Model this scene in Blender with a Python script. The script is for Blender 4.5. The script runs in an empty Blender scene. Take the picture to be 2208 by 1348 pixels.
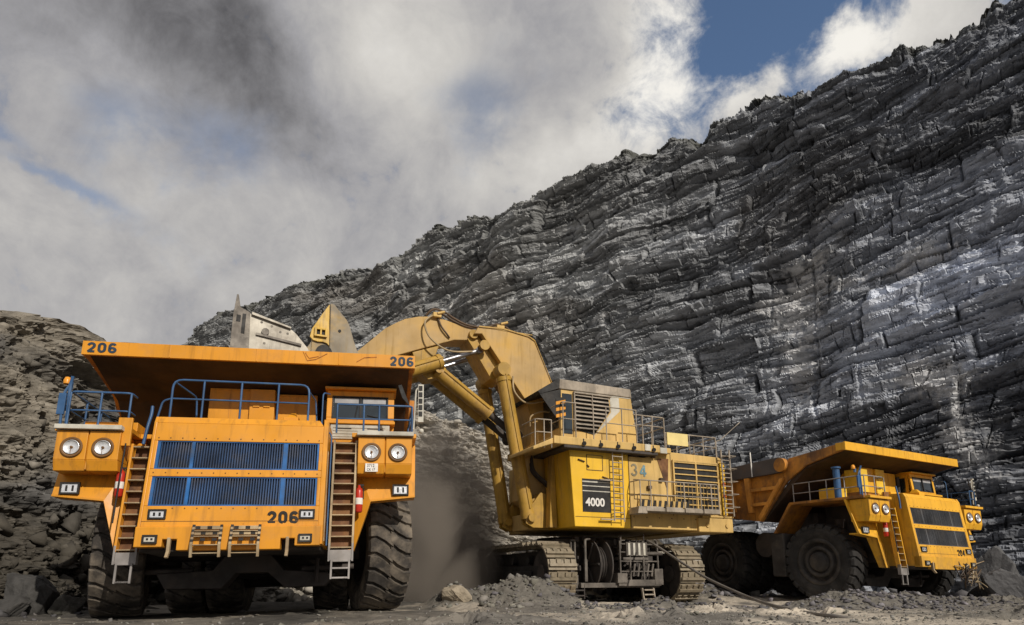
import bpy, bmesh, math, random
import numpy as np
from mathutils import Matrix, Vector
random.seed(7)
R = math.radians
sc = bpy.context.scene
col = sc.collection

# ---------------------------------------------------------------- camera
CAMZ = 0.79
cam_d = bpy.data.cameras.new("camera")
cam = bpy.data.objects.new("camera", cam_d)
col.objects.link(cam)
cam.location = (0, 0, CAMZ)
cam.rotation_euler = (R(90 + 13.743774), 0, 0)
cam_d.sensor_width = 36
cam_d.lens = 1400 / 2208 * 36
cam_d.shift_y = (900 - 674) / 2208
cam_d.clip_start = 0.1
cam_d.clip_end = 6000
sc.camera = cam
sc.view_settings.view_transform = 'Standard'
sc.view_settings.look = 'None'
sc.view_settings.gamma = 1
sc.view_settings.use_curve_mapping = False
sc.view_settings.exposure = 0.0

FPX, TLT, PYC = 1400.0, R(13.743774), 900.0
def ray(px, py):
    a = (px - 1104) / FPX; b = (PYC - py) / FPX
    return np.array([a, math.cos(TLT) - b * math.sin(TLT), math.sin(TLT) + b * math.cos(TLT)])
def azel(px, py):
    d = ray(px, py)
    return math.atan2(d[0], d[1]), math.atan2(d[2], math.hypot(d[0], d[1]))

# ---------------------------------------------------------------- sun
SUN = Vector((0.47, -0.68, 0.55)).normalized()
sl = bpy.data.lights.new("sun", 'SUN')
sl.energy = 3.6; sl.angle = R(0.5); sl.color = (1.0, 0.92, 0.80)
so = bpy.data.objects.new("sun", sl); col.objects.link(so)
so.rotation_euler = SUN.to_track_quat('Z', 'Y').to_euler()
so.location = (30, -30, 40)

# ---------------------------------------------------------------- world: physical sky behind a layer of cloud, laid out by compass bearing and elevation
w = bpy.data.worlds.new("World"); sc.world = w
w.use_nodes = True
nt = w.node_tree; nt.nodes.clear()
def N(t, **k):
    n = nt.nodes.new(t)
    for a, b in k.items(): setattr(n, a, b)
    return n
def L(a, b): nt.links.new(a, b)
def setin(n, i, v):
    if hasattr(v, 'is_output') or isinstance(v, bpy.types.NodeSocket): L(v, n.inputs[i])
    else: n.inputs[i].default_value = v
def m(op, a, b=None, c=None, clamp=False):
    n = N('ShaderNodeMath', operation=op); n.use_clamp = clamp
    setin(n, 0, a)
    if b is not None: setin(n, 1, b)
    if c is not None: setin(n, 2, c)
    return n.outputs[0]
def sstep(v, a, b, lo=0., hi=1.):
    n = N('ShaderNodeMapRange', interpolation_type='SMOOTHSTEP')
    setin(n, 0, v); n.inputs[1].default_value = a; n.inputs[2].default_value = b
    n.inputs[3].default_value = lo; n.inputs[4].default_value = hi
    return n.outputs[0]
tc = N('ShaderNodeTexCoord')
def wnoise(scale, detail, rough=.5, dist=0., off=(0, 0, 0)):
    mp = N('ShaderNodeMapping'); L(tc.outputs['Generated'], mp.inputs[0]); mp.inputs[1].default_value = off
    n = N('ShaderNodeTexNoise'); n.inputs['Scale'].default_value = scale; n.inputs['Detail'].default_value = detail
    n.inputs['Roughness'].default_value = rough; n.inputs['Distortion'].default_value = dist
    L(mp.outputs[0], n.inputs['Vector'])
    return n.outputs[0]
sp = N('ShaderNodeSeparateXYZ'); L(tc.outputs['Generated'], sp.inputs[0])
nA = wnoise(5.5, 8, .58, .4)
nB = wnoise(9.0, 8, .60, .2, (3, 1, 2))
nC = wnoise(2.2, 5, .5, .6, (7, 2, 5))
nD = wnoise(16., 9, .66, .35, (1, 9, 2))
nE = wnoise(7.5, 9, .62, .45, (4, 4, 1))
az0 = m('ARCTAN2', sp.outputs[0], sp.outputs[1])
el0 = m('ARCSINE', sp.outputs[2])
WRP = .11
az = m('ADD', az0, m('MULTIPLY', m('SUBTRACT', nA, .5), WRP))
el = m('ADD', el0, m('MULTIPLY', m('SUBTRACT', nB, .5), WRP * .8))
def blob(px, py, rx, ry, rot=0., sharp=1.):
    """soft elliptical patch of sky; rx, ry in image pixels, turned into angles"""
    a, e = azel(px, py)
    k = math.cos(e)
    ra = rx / 1400. ; re = ry / 1400.
    dx = m('MULTIPLY', m('SUBTRACT', az, a), k); dy = m('SUBTRACT', el, e)
    c, s = math.cos(rot), math.sin(rot)
    u = m('ADD', m('MULTIPLY', dx, c / ra), m('MULTIPLY', dy, s / ra))
    v = m('ADD', m('MULTIPLY', dx, -s / re), m('MULTIPLY', dy, c / re))
    q = m('ADD', m('MULTIPLY', u, u), m('MULTIPLY', v, v))
    return m('EXPONENT', m('MULTIPLY', q, -1. * sharp))
def total(lst):
    r = None
    for b, amp in lst:
        t = m('MULTIPLY', b, amp)
        r = t if r is None else m('ADD', r, t)
    return r
gaps = total([
    (blob(1900, -40, 300, 240, .0, .8), 1.25),
    (blob(1650, 90, 95, 200, .0), 1.0),
    (blob(1530, 270, 75, 50, .5), .45)])
soft = total([
    (blob(1035, 290, 60, 120, .0), .9),
    (blob(990, 215, 90, 44, .0), .6),
    (blob(1090, 120, 60, 120, .2), .3),
    (blob(15, 280, 40, 16, -.4), .9),
    (blob(130, 385, 80, 12, -.2), .85),
    (blob(250, 235, 60, 44, .0), .6),
    (blob(175, 310, 60, 50, .0), .55),
    (blob(440, 270, 120, 60, .0), .6),
    (blob(470, 370, 100, 70, .0), .65),
    (blob(300, 480, 160, 40, -.2), .4)])
puffs = total([
    (blob(1650, 175, 62, 52, .4), .95),
    (blob(1590, 240, 100, 46, .5), .85),
    (blob(1775, 140, 56, 44, .7), 1.0),
    (blob(1840, 85, 34, 60, .3), .75),
    (blob(1965, 50, 50, 50, .5), .85),
    (blob(2050, 10, 70, 60, .5), .75),
    (blob(1700, 95, 110, 20, .1), .30)])
cover = m('ADD', m('SUBTRACT', 1.0, gaps), puffs)
cover = m('ADD', cover, m('MULTIPLY', m('SUBTRACT', nD, .5), 1.5))
cover = m('ADD', cover, m('MULTIPLY', m('SUBTRACT', nE, .5), 1.6))
cmask = sstep(cover, .05, .80)
sf = m('ADD', soft, m('ADD', m('MULTIPLY', m('SUBTRACT', nB, .5), 1.6), m('MULTIPLY', m('SUBTRACT', nD, .5), .9)))
cmask = m('MULTIPLY', cmask, m('SUBTRACT', 1.0, sstep(sf, .2, 1.3, 0, .55)))
shade = total([
    (blob(420, 50, 460, 150, -.30), -.15),
    (blob(560, 190, 300, 100, -.42), -.13),
    (blob(60, 40, 300, 170, .0), -.02),
    (blob(830, 150, 170, 180, .5), .22),
    (blob(720, 260, 170, 110, .5), .07),
    (blob(1450, 60, 90, 200, .05), .40),
    (blob(1390, 240, 170, 80, .5), .32),
    (blob(1200, 110, 130, 170, .2), -.04),
    (blob(1180, 340, 180, 80, .4), .14),
    (blob(900, 440, 320, 100, .1), .06),
    (blob(250, 560, 420, 120, .0), .04),
    (blob(1655, 165, 80, 70, .4), .28),
    (blob(1770, 140, 80, 60, .75), .34),
    (blob(1850, 70, 60, 70, .3), .26),
    (blob(1990, 30, 110, 80, .5), .26)])
br = m('ADD', .42, shade)
br = m('ADD', br, m('MULTIPLY', m('SUBTRACT', nA, .5), .30))
br = m('ADD', br, m('MULTIPLY', m('SUBTRACT', nD, .5), .24))
br = m('ADD', br, m('MULTIPLY', m('SUBTRACT', nC, .5), .10))
br = m('ADD', br, m('MULTIPLY', m('SUBTRACT', nE, .5), .40))
br = m('MAXIMUM', br, .08)
cr = N('ShaderNodeValToRGB')
e = cr.color_ramp.elements
e[0].position = .08; e[0].color = (.090, .088, .093, 1)
e[1].position = .95; e[1].color = (.92, .89, .83, 1)
x = e.new(.36); x.color = (.36, .355, .368, 1)
x = e.new(.60); x.color = (.60, .58, .55, 1)
L(br, cr.inputs[0])
sky = N('ShaderNodeTexSky'); sky.sky_type = 'NISHITA'; sky.sun_disc = False
sky.sun_elevation = math.asin(SUN.z); sky.sun_rotation = math.atan2(SUN.x, SUN.y)
sky.air_density = 1.0; sky.dust_density = .4; sky.ozone_density = 2.5
bg1 = N('ShaderNodeBackground'); L(sky.outputs[0], bg1.inputs[0]); bg1.inputs[1].default_value = .115
bg2 = N('ShaderNodeBackground'); L(cr.outputs[0], bg2.inputs[0]); bg2.inputs[1].default_value = 1.0
mx = N('ShaderNodeMixShader'); L(cmask, mx.inputs[0]); L(bg1.outputs[0], mx.inputs[1]); L(bg2.outputs[0], mx.inputs[2])
wo = N('ShaderNodeOutputWorld'); L(mx.outputs[0], wo.inputs[0])
sc.cycles.max_bounces = 6; sc.cycles.diffuse_bounces = 3; sc.cycles.glossy_bounces = 3
sc.cycles.volume_bounces = 1; sc.cycles.volume_max_steps = 128; sc.cycles.volume_step_rate = 2.0

# ---------------------------------------------------------------- materials
def mat(name, base, rough=.6, metal=0., var=.12, vscale=1.5, dirt=None, damt=.0, dscale=2.0, streak=0., rust=0., bump=0., bscale=30., low=None, attr=None, spec=.4, bed=None):
    """procedural paint / metal / rubber: base colour with cloudy variation, dirt patches, vertical streaks, rust specks, low-down dust"""
    M_ = bpy.data.materials.new(name); M_.use_nodes = True
    T = M_.node_tree; T.nodes.clear()
    def n(t, **k):
        q = T.nodes.new(t)
        for a, b in k.items(): setattr(q, a, b)
        return q
    lk = T.links.new
    out = n('ShaderNodeOutputMaterial'); bs = n('ShaderNodeBsdfPrincipled')
    lk(bs.outputs[0], out.inputs[0])
    bs.inputs['Roughness'].default_value = rough; bs.inputs['Metallic'].default_value = metal
    bs.inputs['Specular IOR Level'].default_value = spec
    co = n('ShaderNodeTexCoord')
    def noise(scale, det=5, ro=.55, stretch=None):
        src = co.outputs['Object']
        if stretch:
            mp = n('ShaderNodeMapping'); lk(src, mp.inputs[0]); mp.inputs[3].default_value = stretch; src = mp.outputs[0]
        q = n('ShaderNodeTexNoise'); q.inputs['Scale'].default_value = scale; q.inputs['Detail'].default_value = det; q.inputs['Roughness'].default_value = ro
        lk(src, q.inputs['Vector']); return q.outputs[0]
    def ramp(v, a, b, lo=0., hi=1.):
        q = n('ShaderNodeMapRange'); lk(v, q.inputs[0]); q.inputs[1].default_value = a; q.inputs[2].default_value = b; q.inputs[3].default_value = lo; q.inputs[4].default_value = hi; return q.outputs[0]
    def mix(f, a, b):
        q = n('ShaderNodeMix', data_type='RGBA')
        if isinstance(f, float): q.inputs[0].default_value = f
        else: lk(f, q.inputs[0])
        for i, v in ((6, a), (7, b)):
            if isinstance(v, tuple): q.inputs[i].default_value = (*v, 1) if len(v) == 3 else v
            else: lk(v, q.inputs[i])
        return q.outputs[2]
    dark = tuple(c * (1 - var * 1.6) for c in base); lite = tuple(min(1, c * (1 + var)) for c in base)
    c = mix(ramp(noise(vscale), .35, .65), dark, lite)
    rg = ramp(noise(vscale * 3), .3, .7, max(0, rough - .12), min(1, rough + .12)); lk(rg, bs.inputs['Roughness'])
    if damt > 0:
        f = ramp(noise(dscale, 8, .65), .62 - .3 * damt, .78 - .2 * damt, 0, min(1, .35 + damt))
        c = mix(f, c, dirt)
    if streak > 0:
        f = ramp(noise(3.2, 6, .6, (2.2, 2.2, .16)), .52, .72, 0, streak)
        c = mix(f, c, tuple(v * .45 for v in (dirt or base)))
    if low:
        s_ = n('ShaderNodeSeparateXYZ'); lk(co.outputs['Object'], s_.inputs[0])
        f = ramp(s_.outputs[2], low[0], low[1], low[3], 0)
        q = n('ShaderNodeMath', operation='MULTIPLY'); lk(f, q.inputs[0]); lk(ramp(noise(2.5, 6, .6), .3, .62), q.inputs[1])
        c = mix(q.outputs[0], c, low[2])
    if rust > 0:
        f = ramp(noise(7, 8, .7), .66, .74, 0, rust)
        c = mix(f, c, (.10, .035, .012))
    if attr:
        at = n('ShaderNodeAttribute'); at.attribute_name = attr; at.attribute_type = 'GEOMETRY'
        q = n('ShaderNodeMix', data_type='RGBA', blend_type='MULTIPLY'); q.inputs[0].default_value = 1
        lk(c, q.inputs[6]); lk(at.outputs['Color'], q.inputs[7]); c = q.outputs[2]
    lk(c, bs.inputs['Base Color'])
    if bed:
        f = noise(1.6, 8, .62, bed); q = n('ShaderNodeMix', data_type='RGBA', blend_type='MULTIPLY'); q.inputs[0].default_value = 1
        g_ = ramp(f, .32, .68, .62, 1.38); lk(bs.inputs['Base Color'].links[0].from_socket, q.inputs[6]); lk(g_, q.inputs[7]); lk(q.outputs[2], bs.inputs['Base Color'])
        b = n('ShaderNodeBump'); b.inputs['Strength'].default_value = 1.0; b.inputs['Distance'].default_value = .09; lk(f, b.inputs['Height'])
        b2 = n('ShaderNodeBump'); b2.inputs['Strength'].default_value = bump; b2.inputs['Distance'].default_value = .05
        lk(noise(bscale, 6, .65), b2.inputs['Height']); lk(b.outputs[0], b2.inputs['Normal']); lk(b2.outputs[0], bs.inputs['Normal'])
    elif bump > 0:
        b = n('ShaderNodeBump'); b.inputs['Strength'].default_value = bump; b.inputs['Distance'].default_value = .05
        lk(noise(bscale, 6, .65), b.inputs['Height']); lk(b.outputs[0], bs.inputs['Normal'])
    return M_

DUST = (.26, .20, .14)
COAL = (.035, .032, .03)
MT = {}
MT['orange'] = mat('orange_paint', (.70, .30, .022), .42, var=.07, vscale=.8, dirt=(.50, .235, .055), damt=.34, dscale=1.6, streak=.5, rust=.75, low=(1.2, 2.2, (.50, .22, .035), .15))
MT['orange_dirty'] = mat('worn_orange_paint', (.55, .21, .025), .6, var=.2, vscale=1.1, dirt=(.16, .075, .03), damt=.55, dscale=1.3, streak=.6, rust=.8)
MT['bed'] = mat('shaded_grimy_bed_plate', (.050, .030, .018), .75, var=.3, vscale=.9, dirt=(.10, .05, .02), damt=.35, dscale=1.0, streak=.3)  # shade under the canopy is painted into this dark brown, along with grime
MT['rail_grey'] = mat('scuffed_bed_rail', (.085, .072, .068), .7, var=.2, vscale=1.2, dirt=(.13, .08, .05), damt=.3)
MT['yellow'] = mat('amber_paint', (.80, .42, .03), .45, var=.08, vscale=.8, dirt=(.40, .19, .04), damt=.25, dscale=1.6, streak=.45, rust=.6, low=(1.2, 2.8, (.30, .18, .07), .6))
MT['yellow_dirty'] = mat('worn_amber_paint', (.50, .21, .03), .65, var=.25, vscale=1.0, dirt=(.14, .07, .035), damt=.6, dscale=1.2, streak=.7, rust=.8)
MT['exc'] = mat('excavator_yellow_paint', (.66, .41, .045), .5, var=.12, vscale=.9, dirt=(.42, .29, .13), damt=.5, dscale=.9, streak=.6, rust=.55)
MT['exc_bright'] = mat('bright_yellow_panel_paint', (.78, .47, .03), .42, var=.06, vscale=.9, dirt=(.5, .33, .12), damt=.2, dscale=.9, streak=.45, rust=.5)
MT['exc_dust'] = mat('dusty_yellow_paint', (.58, .39, .14), .7, var=.12, vscale=.9, dirt=(.60, .40, .12), damt=.35, dscale=.7, streak=.55, rust=.5)
MT['exc_arm'] = mat('dust_coated_arm_paint', (.48, .315, .125), .66, var=.14, vscale=.5, dirt=(.54, .31, .05), damt=.45, dscale=.5, streak=.5, rust=.8)
MT['exc_cyl'] = mat('cylinder_yellow_paint', (.50, .30, .05), .55, var=.22, vscale=1.2, dirt=(.20, .12, .05), damt=.5, dscale=1.2, streak=.5, rust=.6)
MT['exc_grey'] = mat('dusty_grey_metal', (.36, .31, .25), .75, var=.2, vscale=1.5, dirt=(.18, .15, .12), damt=.4, streak=.4)
MT['rustline'] = mat('rust_scratch', (.40, .13, .015), .7, var=.4, vscale=6)
MT['ear'] = mat('scraped_bucket_plate', (.30, .255, .19), .65, var=.2, vscale=.8, dirt=(.58, .36, .07), damt=.5, dscale=.7, streak=.4, rust=.5)
MT['rib'] = mat('lit_orange_rib', (.66, .29, .05), .6, var=.2, vscale=1.2, dirt=(.25, .11, .04), damt=.35, streak=.5, rust=.6)  # lighter than the side plates: light on the rib faces is painted in
MT['cage'] = mat('dusty_cage_steel', (.13, .115, .10), .7, var=.3, vscale=2, dirt=(.06, .05, .045), damt=.5, dscale=3)
MT['blue'] = mat('blue_rail_paint', (.035, .10, .23), .45, var=.2, vscale=2, dirt=(.1, .13, .17), damt=.25)
MT['grille_far'] = mat('dusty_grey_grille', (.075, .078, .088), .6, var=.3, vscale=.9, dirt=(.11, .10, .095), damt=.5, dscale=1.2)
MT['grille'] = mat('blue_grey_grille', (.026, .066, .165), .5, var=.35, vscale=.9, dirt=(.09, .085, .09), damt=.5, dscale=1.2)
MT['grille_dark'] = mat('dark_radiator_core', (.018, .022, .03), .7, var=.3)
MT['grille_post'] = mat('blue_grille_post', (.016, .12, .36), .5, var=.3, dirt=(.05, .07, .10), damt=.4)
MT['black'] = mat('black_steel', (.016, .015, .015), .65, var=.35, vscale=1.5, dirt=(.05, .045, .04), damt=.35)
MT['under'] = mat('greasy_chassis_steel', (.05, .043, .040), .7, var=.3, vscale=1.5, dirt=(.075, .06, .05), damt=.5)
MT['rubber'] = mat('dusty_tyre_rubber', (.048, .042, .037), .85, var=.25, vscale=2.0, dirt=(.21, .175, .135), damt=.65, dscale=1.6, bump=.25, bscale=14)
MT['rubber_dark'] = mat('dark_tyre_rubber', (.022, .021, .021), .8, var=.25, vscale=2.0, dirt=(.06, .055, .05), damt=.45, dscale=1.6, bump=.25, bscale=14)
MT['rim'] = mat('dusty_wheel_rim', (.045, .040, .037), .7, var=.3, dirt=(.10, .085, .07), damt=.4)
MT['lamp_ring'] = mat('brown_lamp_ring', (.17, .085, .03), .6, var=.2)
MT['lens'] = mat('lamp_reflector', (.86, .88, .92), .30, .55, var=.10, vscale=9, spec=.8)
MT['white'] = mat('white_paint', (.75, .73, .70), .6, var=.12, dirt=(.4, .36, .3), damt=.3)
MT['pale'] = mat('pale_grey_panel', (.52, .50, .44), .6, var=.15, dirt=(.3, .27, .2), damt=.4, dscale=2)
MT['step'] = mat('worn_step_steel', (.40, .31, .19), .6, var=.25, dirt=(.2, .12, .06), damt=.45)
MT['recess_shade'] = mat('red_brown_recess_shade', (.13, .055, .022), .7, var=.3, dirt=(.30, .15, .05), damt=.45)  # shadowed hollow behind the ladder steps, painted as dark red-brown
MT['greysteel'] = mat('grey_galvanised_steel', (.33, .31, .30), .55, .3, var=.2, dirt=(.18, .16, .14), damt=.3)
MT['red'] = mat('red_extinguisher_paint', (.50, .035, .02), .35, var=.1)
MT['digit_black'] = mat('black_stencil_paint', (.02, .017, .015), .6, var=.3)
MT['digit_navy'] = mat('navy_stencil_paint', (.020, .042, .075), .6, var=.3)
MT['digit_blue'] = mat('faded_blue_stencil_paint', (.13, .26, .32), .7, var=.3, dirt=(.40, .31, .14), damt=.35, dscale=6)
MT['digit_grey'] = mat('faded_grey_stencil_paint', (.21, .19, .13), .7, var=.3, dirt=(.45, .33, .14), damt=.35, dscale=6)
MT['glass'] = mat('dark_cab_glass', (.02, .03, .04), .06, var=.2, spec=.9)
MT['glass_in'] = mat('grey_sun_blind', (.36, .37, .39), .5, var=.2)
MT['chrome'] = mat('chromed_piston_rod', (.34, .34, .36), .38, .9, var=.2)
MT['bucket'] = mat('polished_bucket_steel', (.46, .43, .37), .5, .15, var=.15, vscale=.9, dirt=(.24, .21, .17), damt=.5, dscale=1.2, streak=.5)
MT['bucket_dark'] = mat('worn_bucket_lip_steel', (.17, .15, .13), .6, .2, var=.3, dirt=(.36, .33, .28), damt=.4, dscale=2)
MT['track'] = mat('worn_track_shoe_steel', (.28, .235, .165), .6, .1, var=.3, vscale=2.5, dirt=(.12, .095, .07), damt=.5, dscale=2.5, bump=.3, bscale=12)
MT['hose'] = mat('brown_hydraulic_hose', (.09, .055, .03), .6, var=.3)
MT['hose_pale'] = mat('dusty_hydraulic_hose', (.36, .27, .15), .6, var=.2)
MT['cable'] = mat('grey_rubber_cable', (.16, .145, .13), .6, var=.2, dirt=(.05, .045, .04), damt=.3, dscale=3)
MT['amber'] = mat('amber_beacon_lens', (.70, .28, .02), .3, var=.1)
MT['boxyellow'] = mat('clean_yellow_cabinet', (.80, .52, .05), .45, var=.1, dirt=(.5, .3, .05), damt=.3, rust=.5)
MT['board'] = mat('pale_yellow_board', (.74, .60, .25), .6, var=.08)

# ---------------------------------------------------------------- mesh builder
class MB:
    def __init__(s, mtx=None):
        s.v = []; s.f = []; s.sm = []; s.mi = []; s.cur = 0; s.mtx = mtx
    def add(s, vs, fs, smooth=False):
        o = len(s.v)
        s.v += [tuple(p) for p in vs]
        for f in fs:
            s.f.append(tuple(i + o for i in f)); s.sm.append(smooth); s.mi.append(s.cur)
        return s
    def box(s, x0, x1, y0, y1, z0, z1):
        v = [(x, y, z) for x in (x0, x1) for y in (y0, y1) for z in (z0, z1)]
        return s.add(v, [(0, 1, 3, 2), (4, 6, 7, 5), (0, 4, 5, 1), (2, 3, 7, 6), (0, 2, 6, 4), (1, 5, 7, 3)])
    def prism(s, poly, axis, a, b):
        """polygon in the two other axes (in x,y,z order), swept along axis from a to b"""
        def mk(p, t):
            q = list(p); q.insert(axis, t); return q
        n = len(poly)
        ar = sum(poly[i][0] * poly[(i + 1) % n][1] - poly[(i + 1) % n][0] * poly[i][1] for i in range(n))
        v = [mk(p, a) for p in poly] + [mk(p, b) for p in poly]
        f = [tuple(range(n)), tuple(range(2 * n - 1, n - 1, -1))] + [(i, i + n, (i + 1) % n + n, (i + 1) % n) for i in range(n)]
        if (ar > 0) == (axis != 1): f = [t[::-1] for t in f]
        return s.add(v, f)
    def hexa(s, p):
        """8 points: bottom quad then top quad"""
        return s.add(p, [(3, 2, 1, 0), (4, 5, 6, 7), (0, 1, 5, 4), (1, 2, 6, 5), (2, 3, 7, 6), (3, 0, 4, 7)])
    def tube(s, p, q, r, n=8, r2=None, caps=True):
        p, q = Vector(p), Vector(q); d = (q - p)
        if d.length < 1e-6: return s
        d.normalize(); u = d.orthogonal().normalized(); w_ = d.cross(u)
        r2 = r if r2 is None else r2
        A = [p + (u * math.cos(t) + w_ * math.sin(t)) * r for t in [2 * math.pi * i / n for i in range(n)]]
        B = [q + (u * math.cos(t) + w_ * math.sin(t)) * r2 for t in [2 * math.pi * i / n for i in range(n)]]
        s.add(A + B, [(i, (i + 1) % n, (i + 1) % n + n, i + n) for i in range(n)], True)
        if caps:
            s.add(A, [tuple(range(n - 1, -1, -1))]); s.add(B, [tuple(range(n))])
        return s
    def path(s, pts, r, n=8):
        pts = [Vector(p) for p in pts]
        ring = []; up = None
        for i, p in enumerate(pts):
            d = (pts[min(i + 1, len(pts) - 1)] - pts[max(i - 1, 0)]).normalized()
            if up is None: up = d.orthogonal().normalized()
            up = (up - d * up.dot(d)).normalized(); w_ = d.cross(up)
            ring.append([p + (up * math.cos(2 * math.pi * k / n) + w_ * math.sin(2 * math.pi * k / n)) * r for k in range(n)])
        v = [q for g in ring for q in g]; f = []
        for i in range(len(pts) - 1):
            for k in range(n):
                f.append((i * n + k, i * n + (k + 1) % n, (i + 1) * n + (k + 1) % n, (i + 1) * n + k))
        s.add(v, f, True)
        s.add(ring[0], [tuple(range(n - 1, -1, -1))]); s.add(ring[-1], [tuple(range(n))])
        return s
    def rail(s, pts, r=.025, bend=.12):
        """pipe with rounded corners"""
        pts = [Vector(p) for p in pts]; out = [pts[0]]
        for a, b, c in zip(pts, pts[1:], pts[2:]):
            d1 = (a - b); d2 = (c - b); t = min(bend, d1.length * .45, d2.length * .45)
            p0 = b + d1.normalized() * t; p2 = b + d2.normalized() * t
            for k in range(5):
                q = k / 4; out.append(p0 * (1 - q) ** 2 + b * 2 * q * (1 - q) + p2 * q * q)
        out.append(pts[-1])
        return s.path(out, r, 6)
    def lathe(s, prof, c, axis, n=48, smooth=True):
        """prof: (radius, along); closed around the axis through c"""
        v = []; f = []
        for k in range(n):
            t = 2 * math.pi * k / n
            for r, h in prof:
                a, b = r * math.cos(t), r * math.sin(t)
                q = (h, a, b) if axis == 0 else ((b, h, a) if axis == 1 else (a, b, h))
                v.append((c[0] + q[0], c[1] + q[1], c[2] + q[2]))
        M_ = len(prof)
        for k in range(n):
            for i in range(M_ - 1):
                f.append((k * M_ + i, ((k + 1) % n) * M_ + i, ((k + 1) % n) * M_ + i + 1, k * M_ + i + 1))
        return s.add(v, f, smooth)
    def build(s, name, mats, parent=None, bevel=0., fix=True):
        me = bpy.data.meshes.new(name)
        vs = s.v if s.mtx is None else [tuple(s.mtx @ Vector(p)) for p in s.v]
        me.from_pydata(vs, [], s.f)
        me.polygons.foreach_set('use_smooth', s.sm)
        me.polygons.foreach_set('material_index', s.mi)
        if fix:
            bm = bmesh.new(); bm.from_mesh(me); bmesh.ops.recalc_face_normals(bm, faces=bm.faces); bm.to_mesh(me); bm.free()
        for q in (mats if isinstance(mats, (list, tuple)) else [mats]): me.materials.append(q)
        me.update()
        o = bpy.data.objects.new(name, me); col.objects.link(o)
        if parent is not None: o.parent = parent
        if bevel > 0:
            b = o.modifiers.new('bevel', 'BEVEL'); b.width = bevel; b.segments = 2; b.limit_method = 'ANGLE'; b.angle_limit = R(35)
        return o

def thing(name, label, cat, loc=(0, 0, 0), rot=(0, 0, 0), group=None):
    o = bpy.data.objects.new(name, None); col.objects.link(o)
    o.location = loc; o.rotation_euler = rot; o['label'] = label; o['category'] = cat
    if group: o['group'] = group
    o.empty_display_size = .3
    return o
def tag(o, label, cat, group=None):
    o['label'] = label; o['category'] = cat
    if group: o['group'] = group
    return o
def copy_part(o, parent):
    c = o.copy(); col.objects.link(c); c.parent = parent
    for ch in list(o.children): copy_part(ch, c)
    return c
def text(body, name, size, loc, mt, parent, bold=.02, depth=.006, xscale=1., rot=(R(90), 0, 0), space=1.0):
    cu = bpy.data.curves.new('txt', 'FONT'); cu.body = body; cu.size = size; cu.offset = bold * size; cu.extrude = depth; cu.space_character = space
    t = bpy.data.objects.new('txt', cu); col.objects.link(t)
    bpy.context.view_layer.update()
    me = bpy.data.meshes.new_from_object(t.evaluated_get(bpy.context.evaluated_depsgraph_get()))
    bpy.data.objects.remove(t); bpy.data.curves.remove(cu)
    me.name = name; me.materials.clear(); me.materials.append(mt)
    xs = [v.co.x for v in me.vertices]; x0 = min(xs); 
    ys = [v.co.y for v in me.vertices]; y0 = min(ys)
    for v in me.vertices: v.co.x = (v.co.x - x0) * xscale; v.co.y -= y0
    o = bpy.data.objects.new(name, me); col.objects.link(o); o.location = loc; o.rotation_euler = rot
    if parent is not None: o.parent = parent
    return o

def arc(cx, cy, rx, ry, a0, a1, n=9):
    return [(cx + rx * math.cos(R(a0 + (a1 - a0) * k / (n - 1))), cy + ry * math.sin(R(a0 + (a1 - a0) * k / (n - 1)))) for k in range(n)]
GLYPH = {
    '0': [arc(.31, .66, .20, .23, 0, 180) + arc(.31, .34, .20, .23, 180, 360) + [(.51, .66)]],
    '2': [arc(.31, .67, .20, .22, 170, -30) + [(.40, .43), (.12, .11)], [(.12, .11), (.52, .11)]],
    '3': [arc(.29, .69, .20, .20, 160, -75), arc(.29, .30, .22, .20, 80, -160)],
    '4': [[(.43, .89), (.10, .33), (.60, .33)], [(.45, .89), (.45, .11)]],
    '6': [arc(.31, .66, .20, .23, 35, 180) + [(.11, .34)], arc(.31, .31, .20, .20, 180, 540, 17)]}
def stencil(body, name, h, loc, mt, parent, width=.21, xscale=1., gap=.12, depth=.008):
    """painted fleet number: heavy strokes lying on a face that looks towards -y"""
    b = MB(); x = 0; r = width / 2; lay = 0
    for ch in body:
        for st in GLYPH[ch]:
            for (x0, z0), (x1, z1) in zip(st, st[1:]):
                dx, dz = x1 - x0, z1 - z0; l = math.hypot(dx, dz)
                if l < 1e-5: continue
                e_ = r * .35 if len(st) < 5 else r * .25
                nx, nz = -dz / l * r, dx / l * r; ux, uz = dx / l * e_, dz / l * e_
                lay += 1; y0 = -depth - (lay % 5) * .0006
                c = [(x0 - ux + nx, z0 - uz + nz), (x0 - ux - nx, z0 - uz - nz), (x1 + ux - nx, z1 + uz - nz), (x1 + ux + nx, z1 + uz + nz)]
                v = [((x + p) * h * xscale, y, q * h) for y in (y0, 0) for p, q in c]
                b.add(v, [(0, 1, 2, 3), (7, 6, 5, 4), (0, 4, 5, 1), (1, 5, 6, 2), (2, 6, 7, 3), (3, 7, 4, 0)])
        x += .62 + gap
    o = b.build(name, mt, parent); o.location = loc; return o

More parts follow.
